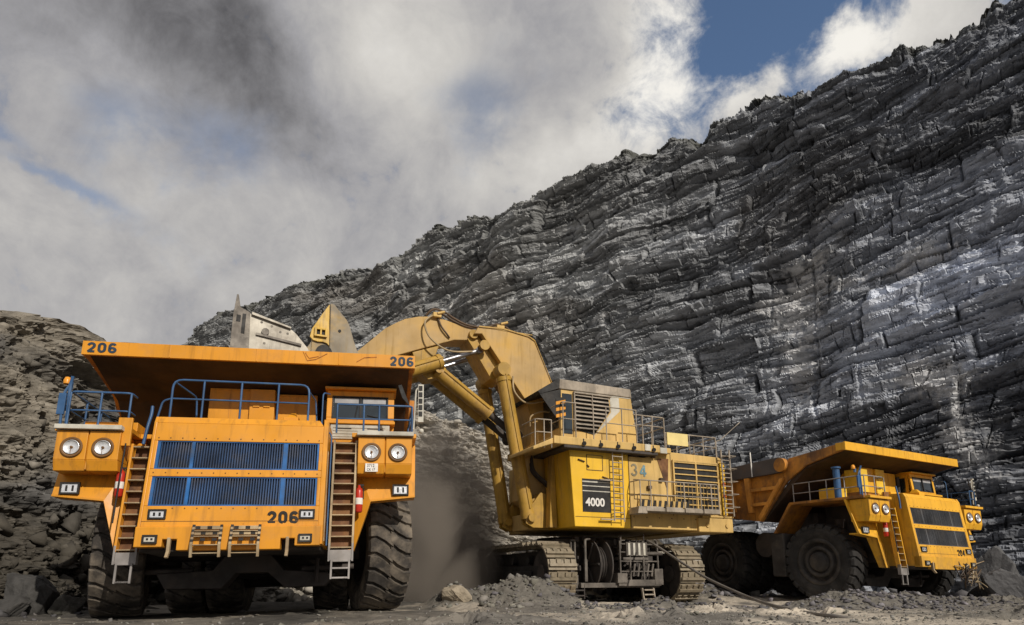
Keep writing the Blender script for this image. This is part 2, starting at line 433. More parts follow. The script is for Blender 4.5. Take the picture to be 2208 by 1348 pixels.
# ---------------------------------------------------------------- numpy noise
def hsh(*k):
    h = np.zeros(np.broadcast(*k).shape, np.uint32) + np.uint32(374761393)
    with np.errstate(over='ignore'):
        for i, q in enumerate(k):
            h = (h ^ (np.asarray(q).astype(np.int64) & 0xffffffff).astype(np.uint32)) * np.uint32(2654435761 if i % 2 else 2246822519)
            h ^= h >> np.uint32(15)
        h *= np.uint32(3266489917); h ^= h >> np.uint32(13); h *= np.uint32(668265263); h ^= h >> np.uint32(16)
    return h.astype(np.float64) / 4294967295.
def vn(x, y, seed=0):
    xi, yi = np.floor(x), np.floor(y); fx, fy = x - xi, y - yi
    fx = fx * fx * (3 - 2 * fx); fy = fy * fy * (3 - 2 * fy)
    a = hsh(xi, yi, seed + 0 * xi); b = hsh(xi + 1, yi, seed + 0 * xi); c = hsh(xi, yi + 1, seed + 0 * xi); d = hsh(xi + 1, yi + 1, seed + 0 * xi)
    return (a * (1 - fx) + b * fx) * (1 - fy) + (c * (1 - fx) + d * fx) * fy
def fbm(x, y, o=5, seed=0, g=.5, l=2.03):
    t = 0; a = 1; n = 0
    for i in range(o):
        t = t + a * vn(x, y, seed + i * 17); n += a; a *= g; x = x * l + 5.3; y = y * l + 1.7
    return t / n
def ridged(x, y, o=5, seed=0):
    t = 0; a = 1; n = 0
    for i in range(o):
        t = t + a * (1 - np.abs(2 * vn(x, y, seed + i * 31) - 1)); n += a; a *= .5; x = x * 2.1 + 3.1; y = y * 2.1 + 7.7
    return t / n
def sst(x, a, b):
    t = np.clip((x - a) / (b - a), 0, 1); return t * t * (3 - 2 * t)

def grid_object(name, P_, mt, colour=None, smooth=False):
    """P_: (nu, nv, 3) points -> one mesh"""
    nu, nv = P_.shape[:2]
    me = bpy.data.meshes.new(name)
    me.vertices.add(nu * nv); me.vertices.foreach_set('co', P_.reshape(-1).astype(np.float32))
    i = np.arange(nu * nv).reshape(nu, nv)
    q = np.stack([i[:-1, :-1], i[1:, :-1], i[1:, 1:], i[:-1, 1:]], -1).reshape(-1, 4)
    nf = len(q)
    me.loops.add(nf * 4); me.loops.foreach_set('vertex_index', q.reshape(-1).astype(np.int32))
    me.polygons.add(nf); me.polygons.foreach_set('loop_start', np.arange(0, nf * 4, 4, dtype=np.int32))
    me.polygons.foreach_set('use_smooth', np.full(nf, smooth))
    if colour is not None:
        a = me.color_attributes.new('tone', 'FLOAT_COLOR', 'POINT')
        cc = np.ones((nu * nv, 4), np.float32); cc[:, :3] = colour.reshape(-1, 3); a.data.foreach_set('color', cc.reshape(-1))
    me.update(calc_edges=True); me.validate()
    me.materials.append(mt)
    o = bpy.data.objects.new(name, me); col.objects.link(o)
    return o

# ================================================================ SETTING
T1_LOC, T1_ROT = (-5.678, 13.327, CAMZ - .786), (R(-2.212), R(-1.197), R(11.75))
T2_LOC, T2_ROT = (16.774, 25.610, CAMZ - 1.061), (R(.745), R(.950), R(27.11))
EX_LOC, EX_YAW = (2.75, 28.9, CAMZ - 1.06), R(24)
FW_X, FW_Y, RW_Y = 2.95, 3.15, 8.62
from mathutils import Euler
def W(loc, rot, p): return Vector(loc) + Euler(rot).to_matrix() @ Vector(p)
ctrl = []
for loc, rot in ((T1_LOC, T1_ROT), (T2_LOC, T2_ROT)):
    for xx, yy in ((-2.95, FW_Y), (2.95, FW_Y), (-2.65, RW_Y), (2.65, RW_Y), (-1.6, RW_Y), (1.6, RW_Y)):
        ctrl.append(W(loc, rot, (xx, yy, 0.02)))
mounds = [  # x, y, height, sx, sy
    (.0, 21.3, .76, 1.35, 1.0), (-1.75, 20.3, .50, .75, .8), (1.3, 21.6, .45, .8, .8), (4.6, 20.2, .24, .9, .7), (6.0, 19.6, .12, .8, .6),
    (10.6, 21.8, .40, 1.5, .9), (12.8, 22.4, .34, 1.4, .9), (15.5, 21.5, .25, 1.8, 1.0), (2.8, 13.2, .10, 1.2, .5), (9.5, 12.6, .16, 1.5, .6), (-.8, 12.0, .07, 1.2, .5),
    (16.6, 19.0, .22, 2.2, .8), (7.0, 16.0, .08, 1.6, .6), (8.6, 30.5, .5, 1.3, 1.3)]
def gbase(x, y):
    return -.0175 * (np.clip(y, 2, 28) - 13.0) - .02
def ground_h(x, y, fine=True):
    b = gbase(x, y)
    sw = 0; sd = 0
    for p in ctrl:
        g = np.exp(-((x - p.x) ** 2 + (y - p.y) ** 2) / (2 * 1.3 ** 2))
        sd = sd + g * (p.z - gbase(np.float64(p.x), np.float64(p.y))); sw = sw + g
    h = b + sd / (sw + .15)
    soft = 1 - np.clip(sw, 0, 1) * .8
    rub = np.zeros_like(h)
    for mx_, my_, hh, sx, sy in mounds:
        g = np.exp(-(((x - mx_) / sx) ** 2 + ((y - my_) / sy) ** 2))
        h = h + hh * g; rub = np.maximum(rub, g)
    if fine:
        h = h + soft * ((fbm(x * .35, y * .35, 4, 3) - .5) * .22 + (fbm(x * 1.7, y * 1.7, 4, 5) - .5) * .09)
        h = h + (fbm(x * 7, y * 7, 3, 9) - .5) * .035
        h = h + rub * (np.minimum((ridged(x * 1.4, y * 1.4, 5, 21) - .62) * .6, .07) + (ridged(x * 4.5, y * 4.5, 4, 12) - .6) * .26)
    return h
def nonuni(lo, hi, step, far):
    a = np.arange(lo, hi, step); ext = step * 1.35 ** np.arange(1, 60); e_ = np.cumsum(ext); e_ = e_[e_ < far]
    return np.concatenate([(lo - e_)[::-1], a, hi + e_])
gx = nonuni(-17, 27, .085, 2500); gy = nonuni(5, 34, .075, 2500)
X, Y = np.meshgrid(gx, gy, indexing='ij')
Z = ground_h(X, Y)
farf = np.clip((np.hypot(X, Y) - 60) / 200, 0, 1)
Z = Z * (1 - farf) - .5 * farf
n1 = fbm(X * .28, Y * .28, 5, 41); n2 = fbm(X * 2.2, Y * 2.2, 4, 43); n3 = fbm(X * .9 + 3, Y * .35, 4, 47)
dusty = sst(n1 * .5 + n3 * .5 + .10 * np.exp(-((X - 6.5) / 4.5) ** 2 - ((Y - 15.5) / 5.5) ** 2), .46, .60)
dusty = dusty * (1 - .75 * sst(X - .55 * (Y - 10), 3.5, 7.5) * (1 - np.exp(-((Y - 12.5) / 2.2) ** 2)))
dusty = np.maximum(dusty, .9 * np.exp(-((X - 3.0) / 5.0) ** 2 - ((Y - 13.5) / 4.2) ** 2) * sst(n1 * .4 + n3 * .6, .36, .52))
n4 = fbm(X * 9, Y * 9, 3, 57); n2 = n2 + (n4 - .5) * .9
tone = (.10 + .14 * n2)[..., None] * np.array([1, .93, .84]) * (1 - dusty[..., None]) + (.34 + .28 * n2)[..., None] * np.array([1, .89, .74]) * dusty[..., None]
mw = np.zeros_like(X)
for mx_, my_, hh_, sx_, sy_ in mounds:
    if hh_ > .15: mw = np.maximum(mw, np.exp(-((X - mx_) / sx_ / 1.15) ** 2 - ((Y - my_) / sy_ / 1.15) ** 2))
mw = sst(mw + (n4 - .5) * .5, .15, .5)[..., None]
tone = tone * (1 - mw) + mw * (.07 + .16 * n4[..., None]) * np.array([1, .93, .82])
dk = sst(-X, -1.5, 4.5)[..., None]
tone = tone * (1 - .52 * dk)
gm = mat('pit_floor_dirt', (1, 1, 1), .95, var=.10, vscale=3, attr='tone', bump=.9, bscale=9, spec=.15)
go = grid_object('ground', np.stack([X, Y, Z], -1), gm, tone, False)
go['kind'] = 'structure'

# ---- strata relief shared by the cliff and the spoil bank
def strata(s, z, scales, dip, seed):
    """outward relief of bedded rock: beds of uneven thickness cut into blocks by joints, with weak seams weathered back between them.
    scales: (bed thickness, step between blocks, seam depth). Returns relief, tone per block, seam mask"""
    zz = z - dip * s + (fbm(s * .04, z * .04, 2, seed) - .5) * 4.0 + (fbm(s * .12, z * .2, 2, seed + 1) - .5) * .8
    ss = s + (fbm(s * .15, z * .15, 2, seed + 2) - .5) * 2.0
    d = 0; tone_ = 0; seam_ = 0
    for k, (L_, wgt, gd) in enumerate(scales):
        wob = (fbm(ss / L_ * .16, zz / L_ * .2, 2, seed + 11 + k) - .5)
        lz = zz / L_ + wob * .9; kz = np.floor(lz); fz = lz - kz
        # uneven beds: move the parting inside the cell
        cut = .18 + .5 * hsh(kz, kz * 0 + seed + 31 + k)
        up = fz > cut; kz = kz * 2 + up; fz = np.where(up, (fz - cut) / (1 - cut), fz / cut); th = L_ * np.where(up, 1 - cut, cut)
        ln = L_ * (1.6 + 4.0 * hsh(kz, kz * 0 + seed + k) ** 1.5)
        jw = (fbm(ss / L_ * .8, zz / L_ * .8, 2, seed + 61 + k) - .5) * .22
        ls = ss / ln + hsh(kz, kz * 0 + seed + 50 + k) * 91 + jw + fz * (.3 - .6 * hsh(kz, kz * 0 + 5 + k)) * th / ln; js = np.floor(ls); fs = ls - js
        h = hsh(kz, js, kz * 0 + seed + 7 * k); h2 = hsh(kz, js, kz * 0 + seed + 7 * k + 400); h3 = hsh(kz, js, kz * 0 + seed + 7 * k + 800)
        em = np.minimum(fs, 1 - fs) * ln
        vis = sst(fbm(ss / L_ * .3, kz * 1.7 + fz * .2, 2, seed + 71 + k), .34, .60)
        g = (1 - sst(fz * th, .02 * L_, .17 * L_)) * vis * (.4 + .9 * h2)
        jn = (1 - sst(em, 0, .07 * L_)) * (h3 > .3) * .9
        d = d + wgt * ((h - .5) * np.clip(em / (.10 * L_), 0, 1) + .75 * (fz - .5) * (h2 + .05) + 1.3 * (h3 - .5) * (fs - .5)) - gd * np.maximum(g, jn)
        seam_ = np.maximum(seam_, np.maximum(g, jn) * min(1, gd * 3))
        tone_ = tone_ + ((hsh(kz, kz * 0 + seed + 3 + 9 * k) - .5) * .7 + (hsh(kz, js, kz * 0 + seed + 5 + 9 * k) - .5) * .5) * (1 if k < 2 else .7)
    return d, tone_, np.clip(seam_, 0, 1)

# ---- the cliff: a battered rock face running from far left to near right
U = np.array([.806, -.591]); NI = np.array([.591, .806])
DFOOT, BAT = 43.0, .34
sk = [(250, 760), (340, 738), (370, 717), (425, 711), (440, 690), (500, 662), (530, 652), (600, 625), (660, 597), (760, 575), (830, 540), (870, 527), (920, 485), (1000, 465), (1100, 440), (1150, 408), (1180, 392), (1260, 350), (1350, 313), (1400, 312), (1450, 273), (1500, 287), (1560, 233), (1640, 195), (1700, 182), (1760, 180), (1830, 140), (1900, 115), (1960, 82), (2050, 50), (2120, 8), (2208, -40), (2350, -110), (2600, -230)]
tops = []
for px, py in sk:
    d = ray(px, py); nd = NI @ d[:2]
    # point p = k d with NI.p = DFOOT + BAT * z
    k = DFOOT / (nd - BAT * d[2]); p = d * k
    tops.append((U @ p[:2], p[2] + CAMZ))
tops = np.array(tops)
pxs = np.concatenate([np.linspace(180, 900, 420), np.linspace(900.8, 2208, 1150), np.linspace(2210, 2900, 160)])
sgrid = []
for px in pxs:
    d = ray(px, 1242); k = (DFOOT + 3) / (NI @ d[:2]); sgrid.append(U @ (d[:2] * k))
sgrid = np.array(sgrid)
NV = 600
tt = np.linspace(0, 1, NV)
S, TT = np.meshgrid(sgrid, tt, indexing='ij')
Htop = np.interp(sgrid, tops[:, 0], tops[:, 1])
Htop = Htop + (fbm(sgrid * .8, sgrid * 0 + 3, 4, 77) - .5) * 1.3 + (fbm(sgrid * 3.1, sgrid * 0 + 3, 3, 78) - .5) * .7
ZZ = -1.2 + TT * (Htop[:, None] + 1.2)
dd, tn, seam = strata(S, ZZ, [(5.5, 1.0, .40), (2.1, .95, .45), (.85, .48, .22), (.40, .12, .05)], .20, 100)
crumb = .55 * sst(fbm(S * .12, ZZ * .16, 4, 130), .55, .66)
rough = (ridged(S * .9, ZZ * 1.3, 5, 140) - .6)
dd = dd * (1 - .45 * crumb) + crumb * rough * 1.3
dd = dd + (fbm(S * .075, ZZ * .03, 3, 150) - .5) * 4.2 + (fbm(S * .20, (ZZ - .2 * S) * .30, 4, 151) - .5) * 2.6 + (ridged(S * 1.6, ZZ * 3.5, 4, 152) - .6) * .16
def s_of(px):
    d = ray(px, 800); k = (DFOOT + 3) / (NI @ d[:2]); return U @ (d[:2] * k)
groove = np.zeros_like(dd)
for px, dep, z0, z1 in ((1745, .30, 4, 32), (1640, .18, 8, 30), (1512, .18, 6, 26), (1850, .22, 2, 20), (1185, .3, 10, 26), (1050, .3, 6, 22)):
    g = np.exp(-((S - s_of(px) + (fbm(ZZ * .3, ZZ * 0, 2, int(px)) - .5) * .7) / .10) ** 2) * sst(ZZ, z0 - 2, z0) * (1 - sst(ZZ, z1 - 2, z1))
    dd = dd - dep * g; groove = np.maximum(groove, g)
rim = sst(ZZ, Htop[:, None] - 3.0, Htop[:, None])
dd = dd - rim ** 2 * (1.2 + 1.5 * fbm(S * .5, ZZ * .5, 3, 160)) + rim * (ridged(S * 1.5, ZZ * 1.5, 4, 161) - .6) * 1.3
toe = 1 - sst(ZZ, 0, 4.5)
dd = dd + toe * (1.5 + (ridged(S * .5, ZZ * .6, 5, 170) - .5) * 2.5)
off = DFOOT + BAT * ZZ - dd
PX = U[0] * S + NI[0] * off; PY_ = U[1] * S + NI[1] * off
# rock colours: blue-grey shale, a browner far end, whitish mineral bloom in patches and below the drill holes
bl = np.zeros_like(dd)
for px, py, rs, rz, am in ((1735, 590, 1.6, 2.2, 1.0), (1690, 660, 3.0, 2.0, .8), (1720, 740, 1.5, 2.6, .8), (2000, 545, 2.0, 1.0, .7), (1960, 590, 2.0, 1.0, .3), (2010, 810, 2.6, 1.2, 1.), (2060, 900, 1.2, 3.0, .7), (1320, 580, 1.2, 1.3, .5), (1760, 480, 2.5, 3.5, .4), (1730, 820, 1.2, 2.5, .6), (1310, 690, 1.5, 1.6, .5), (1840, 600, 4., 1.2, .30), (2130, 1000, 1.5, 3., .30), (1440, 840, 3., 2., .25)):
    d = ray(px, py); k = DFOOT / (NI @ d[:2] - BAT * d[2]); p = d * k
    bl = bl + am * np.exp(-((S - U @ p[:2]) / rs) ** 2 - ((ZZ - p[2] - CAMZ) / rz) ** 2)
wn = fbm(S * .8, ZZ * 1.3, 5, 180); wn2 = ridged(S * 2.2, ZZ * 3.0, 4, 181)
bloom = np.clip(sst(bl * .55 + wn * .60 + (wn2 - .6) * .7, .50, .78) * np.clip(bl * 1.8 + .10, 0, 1), 0, 1)
tn = np.clip(.5 + .36 * tn, 0, 1)
lft = sst(-S, -8, 40)[..., None] * .9
base = (.135 + .50 * tn[..., None] ** 1.6) * (1 - .5 * seam[..., None]) * (.74 + .46 * sst(fbm(S * .10, (ZZ - .2 * S) * .20, 4, 197), .34, .64))[..., None] * (np.array([.885, .96, 1.13]) * (1 - lft) + np.array([.98, 1.0, 1.0]) * lft)
dirtp = sst(fbm(S * .09, ZZ * .12, 4, 190), .54, .66)[..., None]
base = base * (1 - .55 * dirtp * (1 - lft)) + dirtp * lft * .05 * np.array([1.1, .9, .7])
base = base * (1 + .25 * groove[..., None])
base = base * (1 - bloom[..., None] * .82) + bloom[..., None] * .82 * np.array([.60, .605, .62])
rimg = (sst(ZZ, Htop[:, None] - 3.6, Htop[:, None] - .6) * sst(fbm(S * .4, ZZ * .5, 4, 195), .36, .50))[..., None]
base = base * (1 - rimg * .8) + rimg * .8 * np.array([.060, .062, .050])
face = np.stack([PX, PY_, ZZ], -1)
back = []
for bk, dz in ((.8, .25), (2.5, .5), (6, .3), (20, -.5), (60, -2)):
    o_ = DFOOT + BAT * Htop - dd[:, -1] + bk
    zt = Htop + dz * fbm(sgrid * .9, sgrid * 0 + bk, 3, 200)
    back.append(np.stack([U[0] * sgrid + NI[0] * o_, U[1] * sgrid + NI[1] * o_, zt], -1)[:, None, :])
face = np.concatenate([face] + back, 1)
base = np.concatenate([base] + [base[:, -1:, :]] * 5, 1)
rockm = mat('bedded_shale', (1, 1, 1), .68, var=.10, vscale=1.2, attr='tone', bump=.7, bscale=4.0, spec=.4, bed=(.42, .42, 2.3))
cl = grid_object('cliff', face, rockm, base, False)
cl['kind'] = 'structure'
cl['label'] = 'tall dark layered rock cliff rising to the right behind the machines'

# ---- spoil bank: rubble slope from the left foreground round behind the first truck
fp = np.array([(-30, 10.5), (-22, 13.0), (-17.0, 15.6), (-14.3, 17.6), (-13.0, 21), (-12.2, 25.5), (-9, 30), (-4, 33.5), (1, 35.5), (7, 37), (13, 39.5)], float)
hp = np.array([9, 9.4, 9.9, 10.6, 11.0, 11.0, 11.5, 12.4, 9.6, 4.2, .8])
seg = np.concatenate([[0], np.cumsum(np.hypot(*np.diff(fp, axis=0).T))])
nu = 620
su = np.linspace(0, seg[-1], nu)
def smooth_interp(s_, v):
    a = np.interp(s_, seg, v); kn = 41; ker = np.hanning(kn); ker /= ker.sum()
    return np.convolve(np.pad(a, kn // 2, mode='edge'), ker, 'valid')
fx = smooth_interp(su, fp[:, 0]); fy = smooth_interp(su, fp[:, 1]); hh = smooth_interp(su, hp)
tx, ty = np.gradient(fx), np.gradient(fy); ln = np.hypot(tx, ty); ox, oy = -ty / ln, tx / ln     # uphill side
nvb = 300
vv = np.linspace(0, 1, nvb)
SU, VV = np.meshgrid(su, vv, indexing='ij')
HB = hh + (fbm(su * .35, su * 0, 4, 300) - .5) * 1.6 + (fbm(su * 1.4, su * 0, 3, 301) - .5) * .5
ZB = -.5 + VV * (HB[:, None] + .5)
run = ZB * .72
db, tb, seamb = strata(SU, ZB, [(1.6, .22, .10), (.6, .20, .10)], -.35, 330)
db = db + (fbm(SU * .22, ZB * .25, 4, 340) - .5) * 3.0 + (ridged(SU * .7, ZB * .8, 5, 341) - .6) * 1.7 + (ridged(SU * 2.6, ZB * 2.6, 4, 343) - .6) * .55 + (fbm(SU * 4, ZB * 4, 3, 342) - .5) * .25
db = db * sst(VV, -.02, .08)
gul = (1 - np.abs(2 * vn(SU * .55, ZB * .04, 350) - 1)) ** 4 * sst(ZB, 1.5, 4) * sst(SU, 34, 40)
db = db - gul * .8
un = run - db
PB = np.stack([fx[:, None] + ox[:, None] * un, fy[:, None] + oy[:, None] * un, ZB], -1)
ctb = np.clip(.5 + .3 * tb, 0, 1)
warm = sst(fbm(SU * .15, ZB * .3, 4, 360), .36, .56)[..., None]
tonb = (.06 + .10 * ctb[..., None]) * np.array([1.0, .95, .88]) * (1 - warm) + (.16 + .16 * ctb[..., None]) * np.array([1.0, .88, .70]) * warm
foot_shade = 1 - sst(ZB + (fbm(SU * .4, ZB * .4, 3, 365) - .5) * 3, 1.0, 4.5)[..., None] * 1.0
tonb = tonb * .9 * (1 - .70 * foot_shade) * np.array([.98, 1.0, 1.04])  # bank foot painted darker for the shade lying on it
rsel = sst(SU, 27, 33)[..., None]
tonb = tonb * (1 - rsel) + rsel * (.34 + .18 * ctb[..., None]) * np.array([1, .93, .82])
bk = []
for dist_, dz in ((1.2, .25), (4, .3), (12, -.6), (30, -4), (60, -12)):
    u_ = un[:, -1] + dist_
    bk.append(np.stack([fx + ox * u_, fy + oy * u_, HB + dz + (fbm(su * .6, su * 0 + dist_, 3, 380) - .5) * .6], -1)[:, None, :])
PB = np.concatenate([PB] + bk, 1); tonb = np.concatenate([tonb] + [tonb[:, -1:]] * 5, 1)
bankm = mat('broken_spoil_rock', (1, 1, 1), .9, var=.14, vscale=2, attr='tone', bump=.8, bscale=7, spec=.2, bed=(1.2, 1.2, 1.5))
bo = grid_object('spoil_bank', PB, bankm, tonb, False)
bo['kind'] = 'structure'
bo['label'] = 'brown rubble slope behind the nearest truck'

# ---- loose rocks
def rock_template(seed, n=16):
    rnd = random.Random(seed); bm = bmesh.new()
    for _ in range(n):
        v = Vector((rnd.gauss(0, 1), rnd.gauss(0, 1), rnd.gauss(0, 1))).normalized() * rnd.uniform(.75, 1.05)
        bm.verts.new((v.x * 1.0, v.y * .85, v.z * .65))
    bmesh.ops.convex_hull(bm, input=bm.verts)
    for v in [v for v in bm.verts if not v.link_faces]: bm.verts.remove(v)
    bmesh.ops.triangulate(bm, faces=bm.faces)
    bm.verts.ensure_lookup_table(); bm.verts.index_update()
    vs = np.array([v.co[:] for v in bm.verts]); fs = np.array([[v.index for v in f.verts] for f in bm.faces]); bm.free()
    return vs, fs
TEMPL = [rock_template(i, random.Random(i).randint(8, 11)) for i in range(14)]
def rocks_object(name, pts, sizes, tones, mt, seed):
    rnd = np.random.RandomState(seed); V = []; F = []; C = []; o = 0
    for (x, y, z), r, t in zip(pts, sizes, tones):
        vs, fs = TEMPL[rnd.randint(len(TEMPL))]
        a = rnd.rand() * 6.28; c_, s_ = math.cos(a), math.sin(a)
        b_ = rnd.randn() * .35; cb, sb = math.cos(b_), math.sin(b_)
        q = vs * r * (1 + .25 * rnd.randn(3)).clip(.6, 1.5)
        q = q @ np.array([[1, 0, 0], [0, cb, sb], [0, -sb, cb]]) @ np.array([[c_, s_, 0], [-s_, c_, 0], [0, 0, 1]])
        V.append(q + np.array([x, y, z])); F.append(fs + o); C.append(np.tile(t, (len(vs), 1))); o += len(vs)
    V = np.concatenate(V); F = np.concatenate(F); C = np.concatenate(C)
    me = bpy.data.meshes.new(name)
    me.vertices.add(len(V)); me.vertices.foreach_set('co', V.reshape(-1).astype(np.float32))
    me.loops.add(len(F) * 3); me.loops.foreach_set('vertex_index', F.reshape(-1).astype(np.int32))
    me.polygons.add(len(F)); me.polygons.foreach_set('loop_start', np.arange(0, len(F) * 3, 3, dtype=np.int32))
    a = me.color_attributes.new('tone', 'FLOAT_COLOR', 'POINT'); cc = np.ones((len(V), 4), np.float32); cc[:, :3] = C; a.data.foreach_set('color', cc.reshape(-1))
    me.update(calc_edges=True); me.validate(); me.materials.append(mt)
    ob = bpy.data.objects.new(name, me); col.objects.link(ob); return ob
rs = np.random.RandomState(5)
pts = []; szs = []; tns = []
def scatter(cx, cy, sx, sy, n, r0, r1, t0, t1, warm_=.9):
    for _ in range(n):
        x = cx + rs.randn() * sx; y = cy + rs.randn() * sy
        if y < 6 or (abs(x + 5.5) < 4.5 and 13 < y < 24 and rs.rand() < .8): continue
        r = r0 * (r1 / r0) ** (rs.rand() ** 2.2)
        pts.append((x, y)); szs.append(r); t = t0 + (t1 - t0) * rs.rand(); tns.append((t, t * (.93 + .05 * rs.rand()), t * (.8 + .12 * rs.rand()) if warm_ < 1 else t * 1.02))
scatter(0, 21.2, 1.7, 1.0, 1300, .015, .11, .08, .22)
scatter(-1.6, 20.2, .8, .8, 300, .02, .18, .14, .30)
scatter(4.8, 20.5, 1.3, .7, 700, .02, .13, .05, .16, 1)
scatter(11.3, 21.6, 2.0, .8, 900, .02, .16, .06, .26, 1)
scatter(15.5, 21.5, 2.6, 1.4, 800, .02, .17, .05, .18, 1)
scatter(3, 15, 6, 3.5, 900, .02, .09, .08, .30)
scatter(8, 12, 6, 2.0, 500, .015, .08, .07, .26)
scatter(24, 30, 4, 3.0, 320, .10, .7, .05, .16, 1)
scatter(3.4, 21.0, 2.6, .6, 160, .04, .20, .06, .2, 1)
scatter(-2.5, 20.6, 1.6, .7, 160, .05, .34, .10, .3)
scatter(-14.5, 16.6, 1.6, .7, 200, .08, .40, .05, .14, 1)
scatter(-14.2, 18.0, 1.3, 2.2, 420, .08, .42, .05, .16)
scatter(2, 33.0, 4.5, 1.5, 260, .08, .45, .10, .25)
scatter(9.0, 31.5, 1.0, 1.5, 160, .06, .35, .12, .3, 1)
scatter(-2, 9.5, 5, 1.2, 700, .010, .04, .08, .26)
scatter(4, 11.0, 7, 1.6, 2200, .010, .045, .08, .34)
scatter(2, 15.5, 6, 3.0, 1800, .012, .06, .10, .36)
scatter(12, 16, 6, 3.0, 1800, .012, .07, .06, .30)
pa = np.array(pts); hz = ground_h(pa[:, 0], pa[:, 1])
rockmat = mat('loose_rock', (1, 1, 1), .9, var=.15, vscale=4, attr='tone', bump=.4, bscale=14, spec=.2)
gr = rocks_object('gravel', [(x, y, z + r * .15) for (x, y), z, r in zip(pts, hz, szs)], szs, tns, rockmat, 3)
gr['kind'] = 'stuff'; gr['label'] = 'loose stones and broken rock scattered over the pit floor'
# rubble lying on the spoil bank
pts2 = []; sz2 = []; tn2 = []
for _ in range(5200):
    i = rs.randint(5, nu - 5); j = int((rs.rand() ** 1.6) * (nvb - 4))
    p = PB[i, j]; r = .05 * (7.0 ** (rs.rand() ** 1.8)) * (1.6 if j < 80 else 1.0)
    pts2.append(tuple(p)); sz2.append(r); t = tonb[i, j] * (.8 + .6 * rs.rand()); tn2.append(tuple(t))
rb = rocks_object('rubble', pts2, sz2, tn2, rockmat, 4)
rb['kind'] = 'stuff'; rb['label'] = 'rubble lying on the brown spoil slope'
# boulders one can tell apart
def boulder(px, dist, size, tone_, label, seed, sq=(1, 1, 1)):
    d = ray(px, 1290); k = dist / d[1]; x, y = d[0] * k, d[1] * k
    z = float(ground_h(np.array([x]), np.array([y]))[0])
    rnd = np.random.RandomState(seed * 7 + 1)
    bm = bmesh.new(); bmesh.ops.create_icosphere(bm, subdivisions=5, radius=1)
    nn = np.array([v.co[:] for v in bm.verts]); ff = [tuple(v.index for v in f.verts) for f in bm.faces]; bm.free()
    pn = rnd.randn(15, 3); pn /= np.linalg.norm(pn, axis=1)[:, None]; pd = .62 + .33 * rnd.rand(15)
    rr = np.min(np.where(nn @ pn.T > .15, pd / np.maximum(nn @ pn.T, .15), 9), axis=1).clip(.5, 1.25)
    rr = rr * (1 + (fbm(nn[:, 0] * 3 + nn[:, 2] * 2, nn[:, 1] * 3 + nn[:, 2] * 1.3, 4, seed) - .5) * .16 + (fbm(nn[:, 0] * 11 + nn[:, 2] * 7, nn[:, 1] * 11, 3, seed) - .5) * .06)
    vs = nn * rr[:, None]
    b = MB(); b.add([(p[0] * size * sq[0], p[1] * size * sq[1], p[2] * size * sq[2]) for p in vs], ff)
    o = b.build('boulder', mat('boulder_rock', tone_, .9, var=.25, vscale=2, dirt=tuple(c * .6 for c in tone_), damt=.4, bump=.6, bscale=6, spec=.2), None, 0, False)
    o.location = (x, y, z + size * .35 * sq[2]); o.rotation_euler = (0, 0, seed * 1.3)
    tag(o, label, 'boulder')
boulder(62, 16.6, .62, (.07, .068, .066), 'large dark grey boulder at the foot of the brown slope, left of the nearest truck', 1, (1.1, 1, 1.25))
boulder(150, 16.9, .34, (.10, .095, .085), 'smaller grey boulder between the large dark boulder and the front tyre', 2)
boulder(20, 15.9, .36, (.06, .058, .056), 'low dark boulder at the left edge of the picture', 3, (1.3, 1, .8))
boulder(985, 19.6, .36, (.34, .29, .22), 'pale beige boulder at the left end of the dirt mound', 4, (1.2, 1, .9))
boulder(2180, 26.5, 1.0, (.10, .10, .105), 'big grey boulder below the cliff, right of the far truck', 5, (1.2, 1, 1.0))
boulder(2125, 27.5, .75, (.085, .085, .088), 'flat grey slab of rock beside the far truck bumper', 6, (1.3, 1, .7))
boulder(2150, 31.5, 1.2, (.12, .12, .125), 'grey boulder higher up behind the flat slab at the cliff foot', 7, (1.1, 1, 1.3))

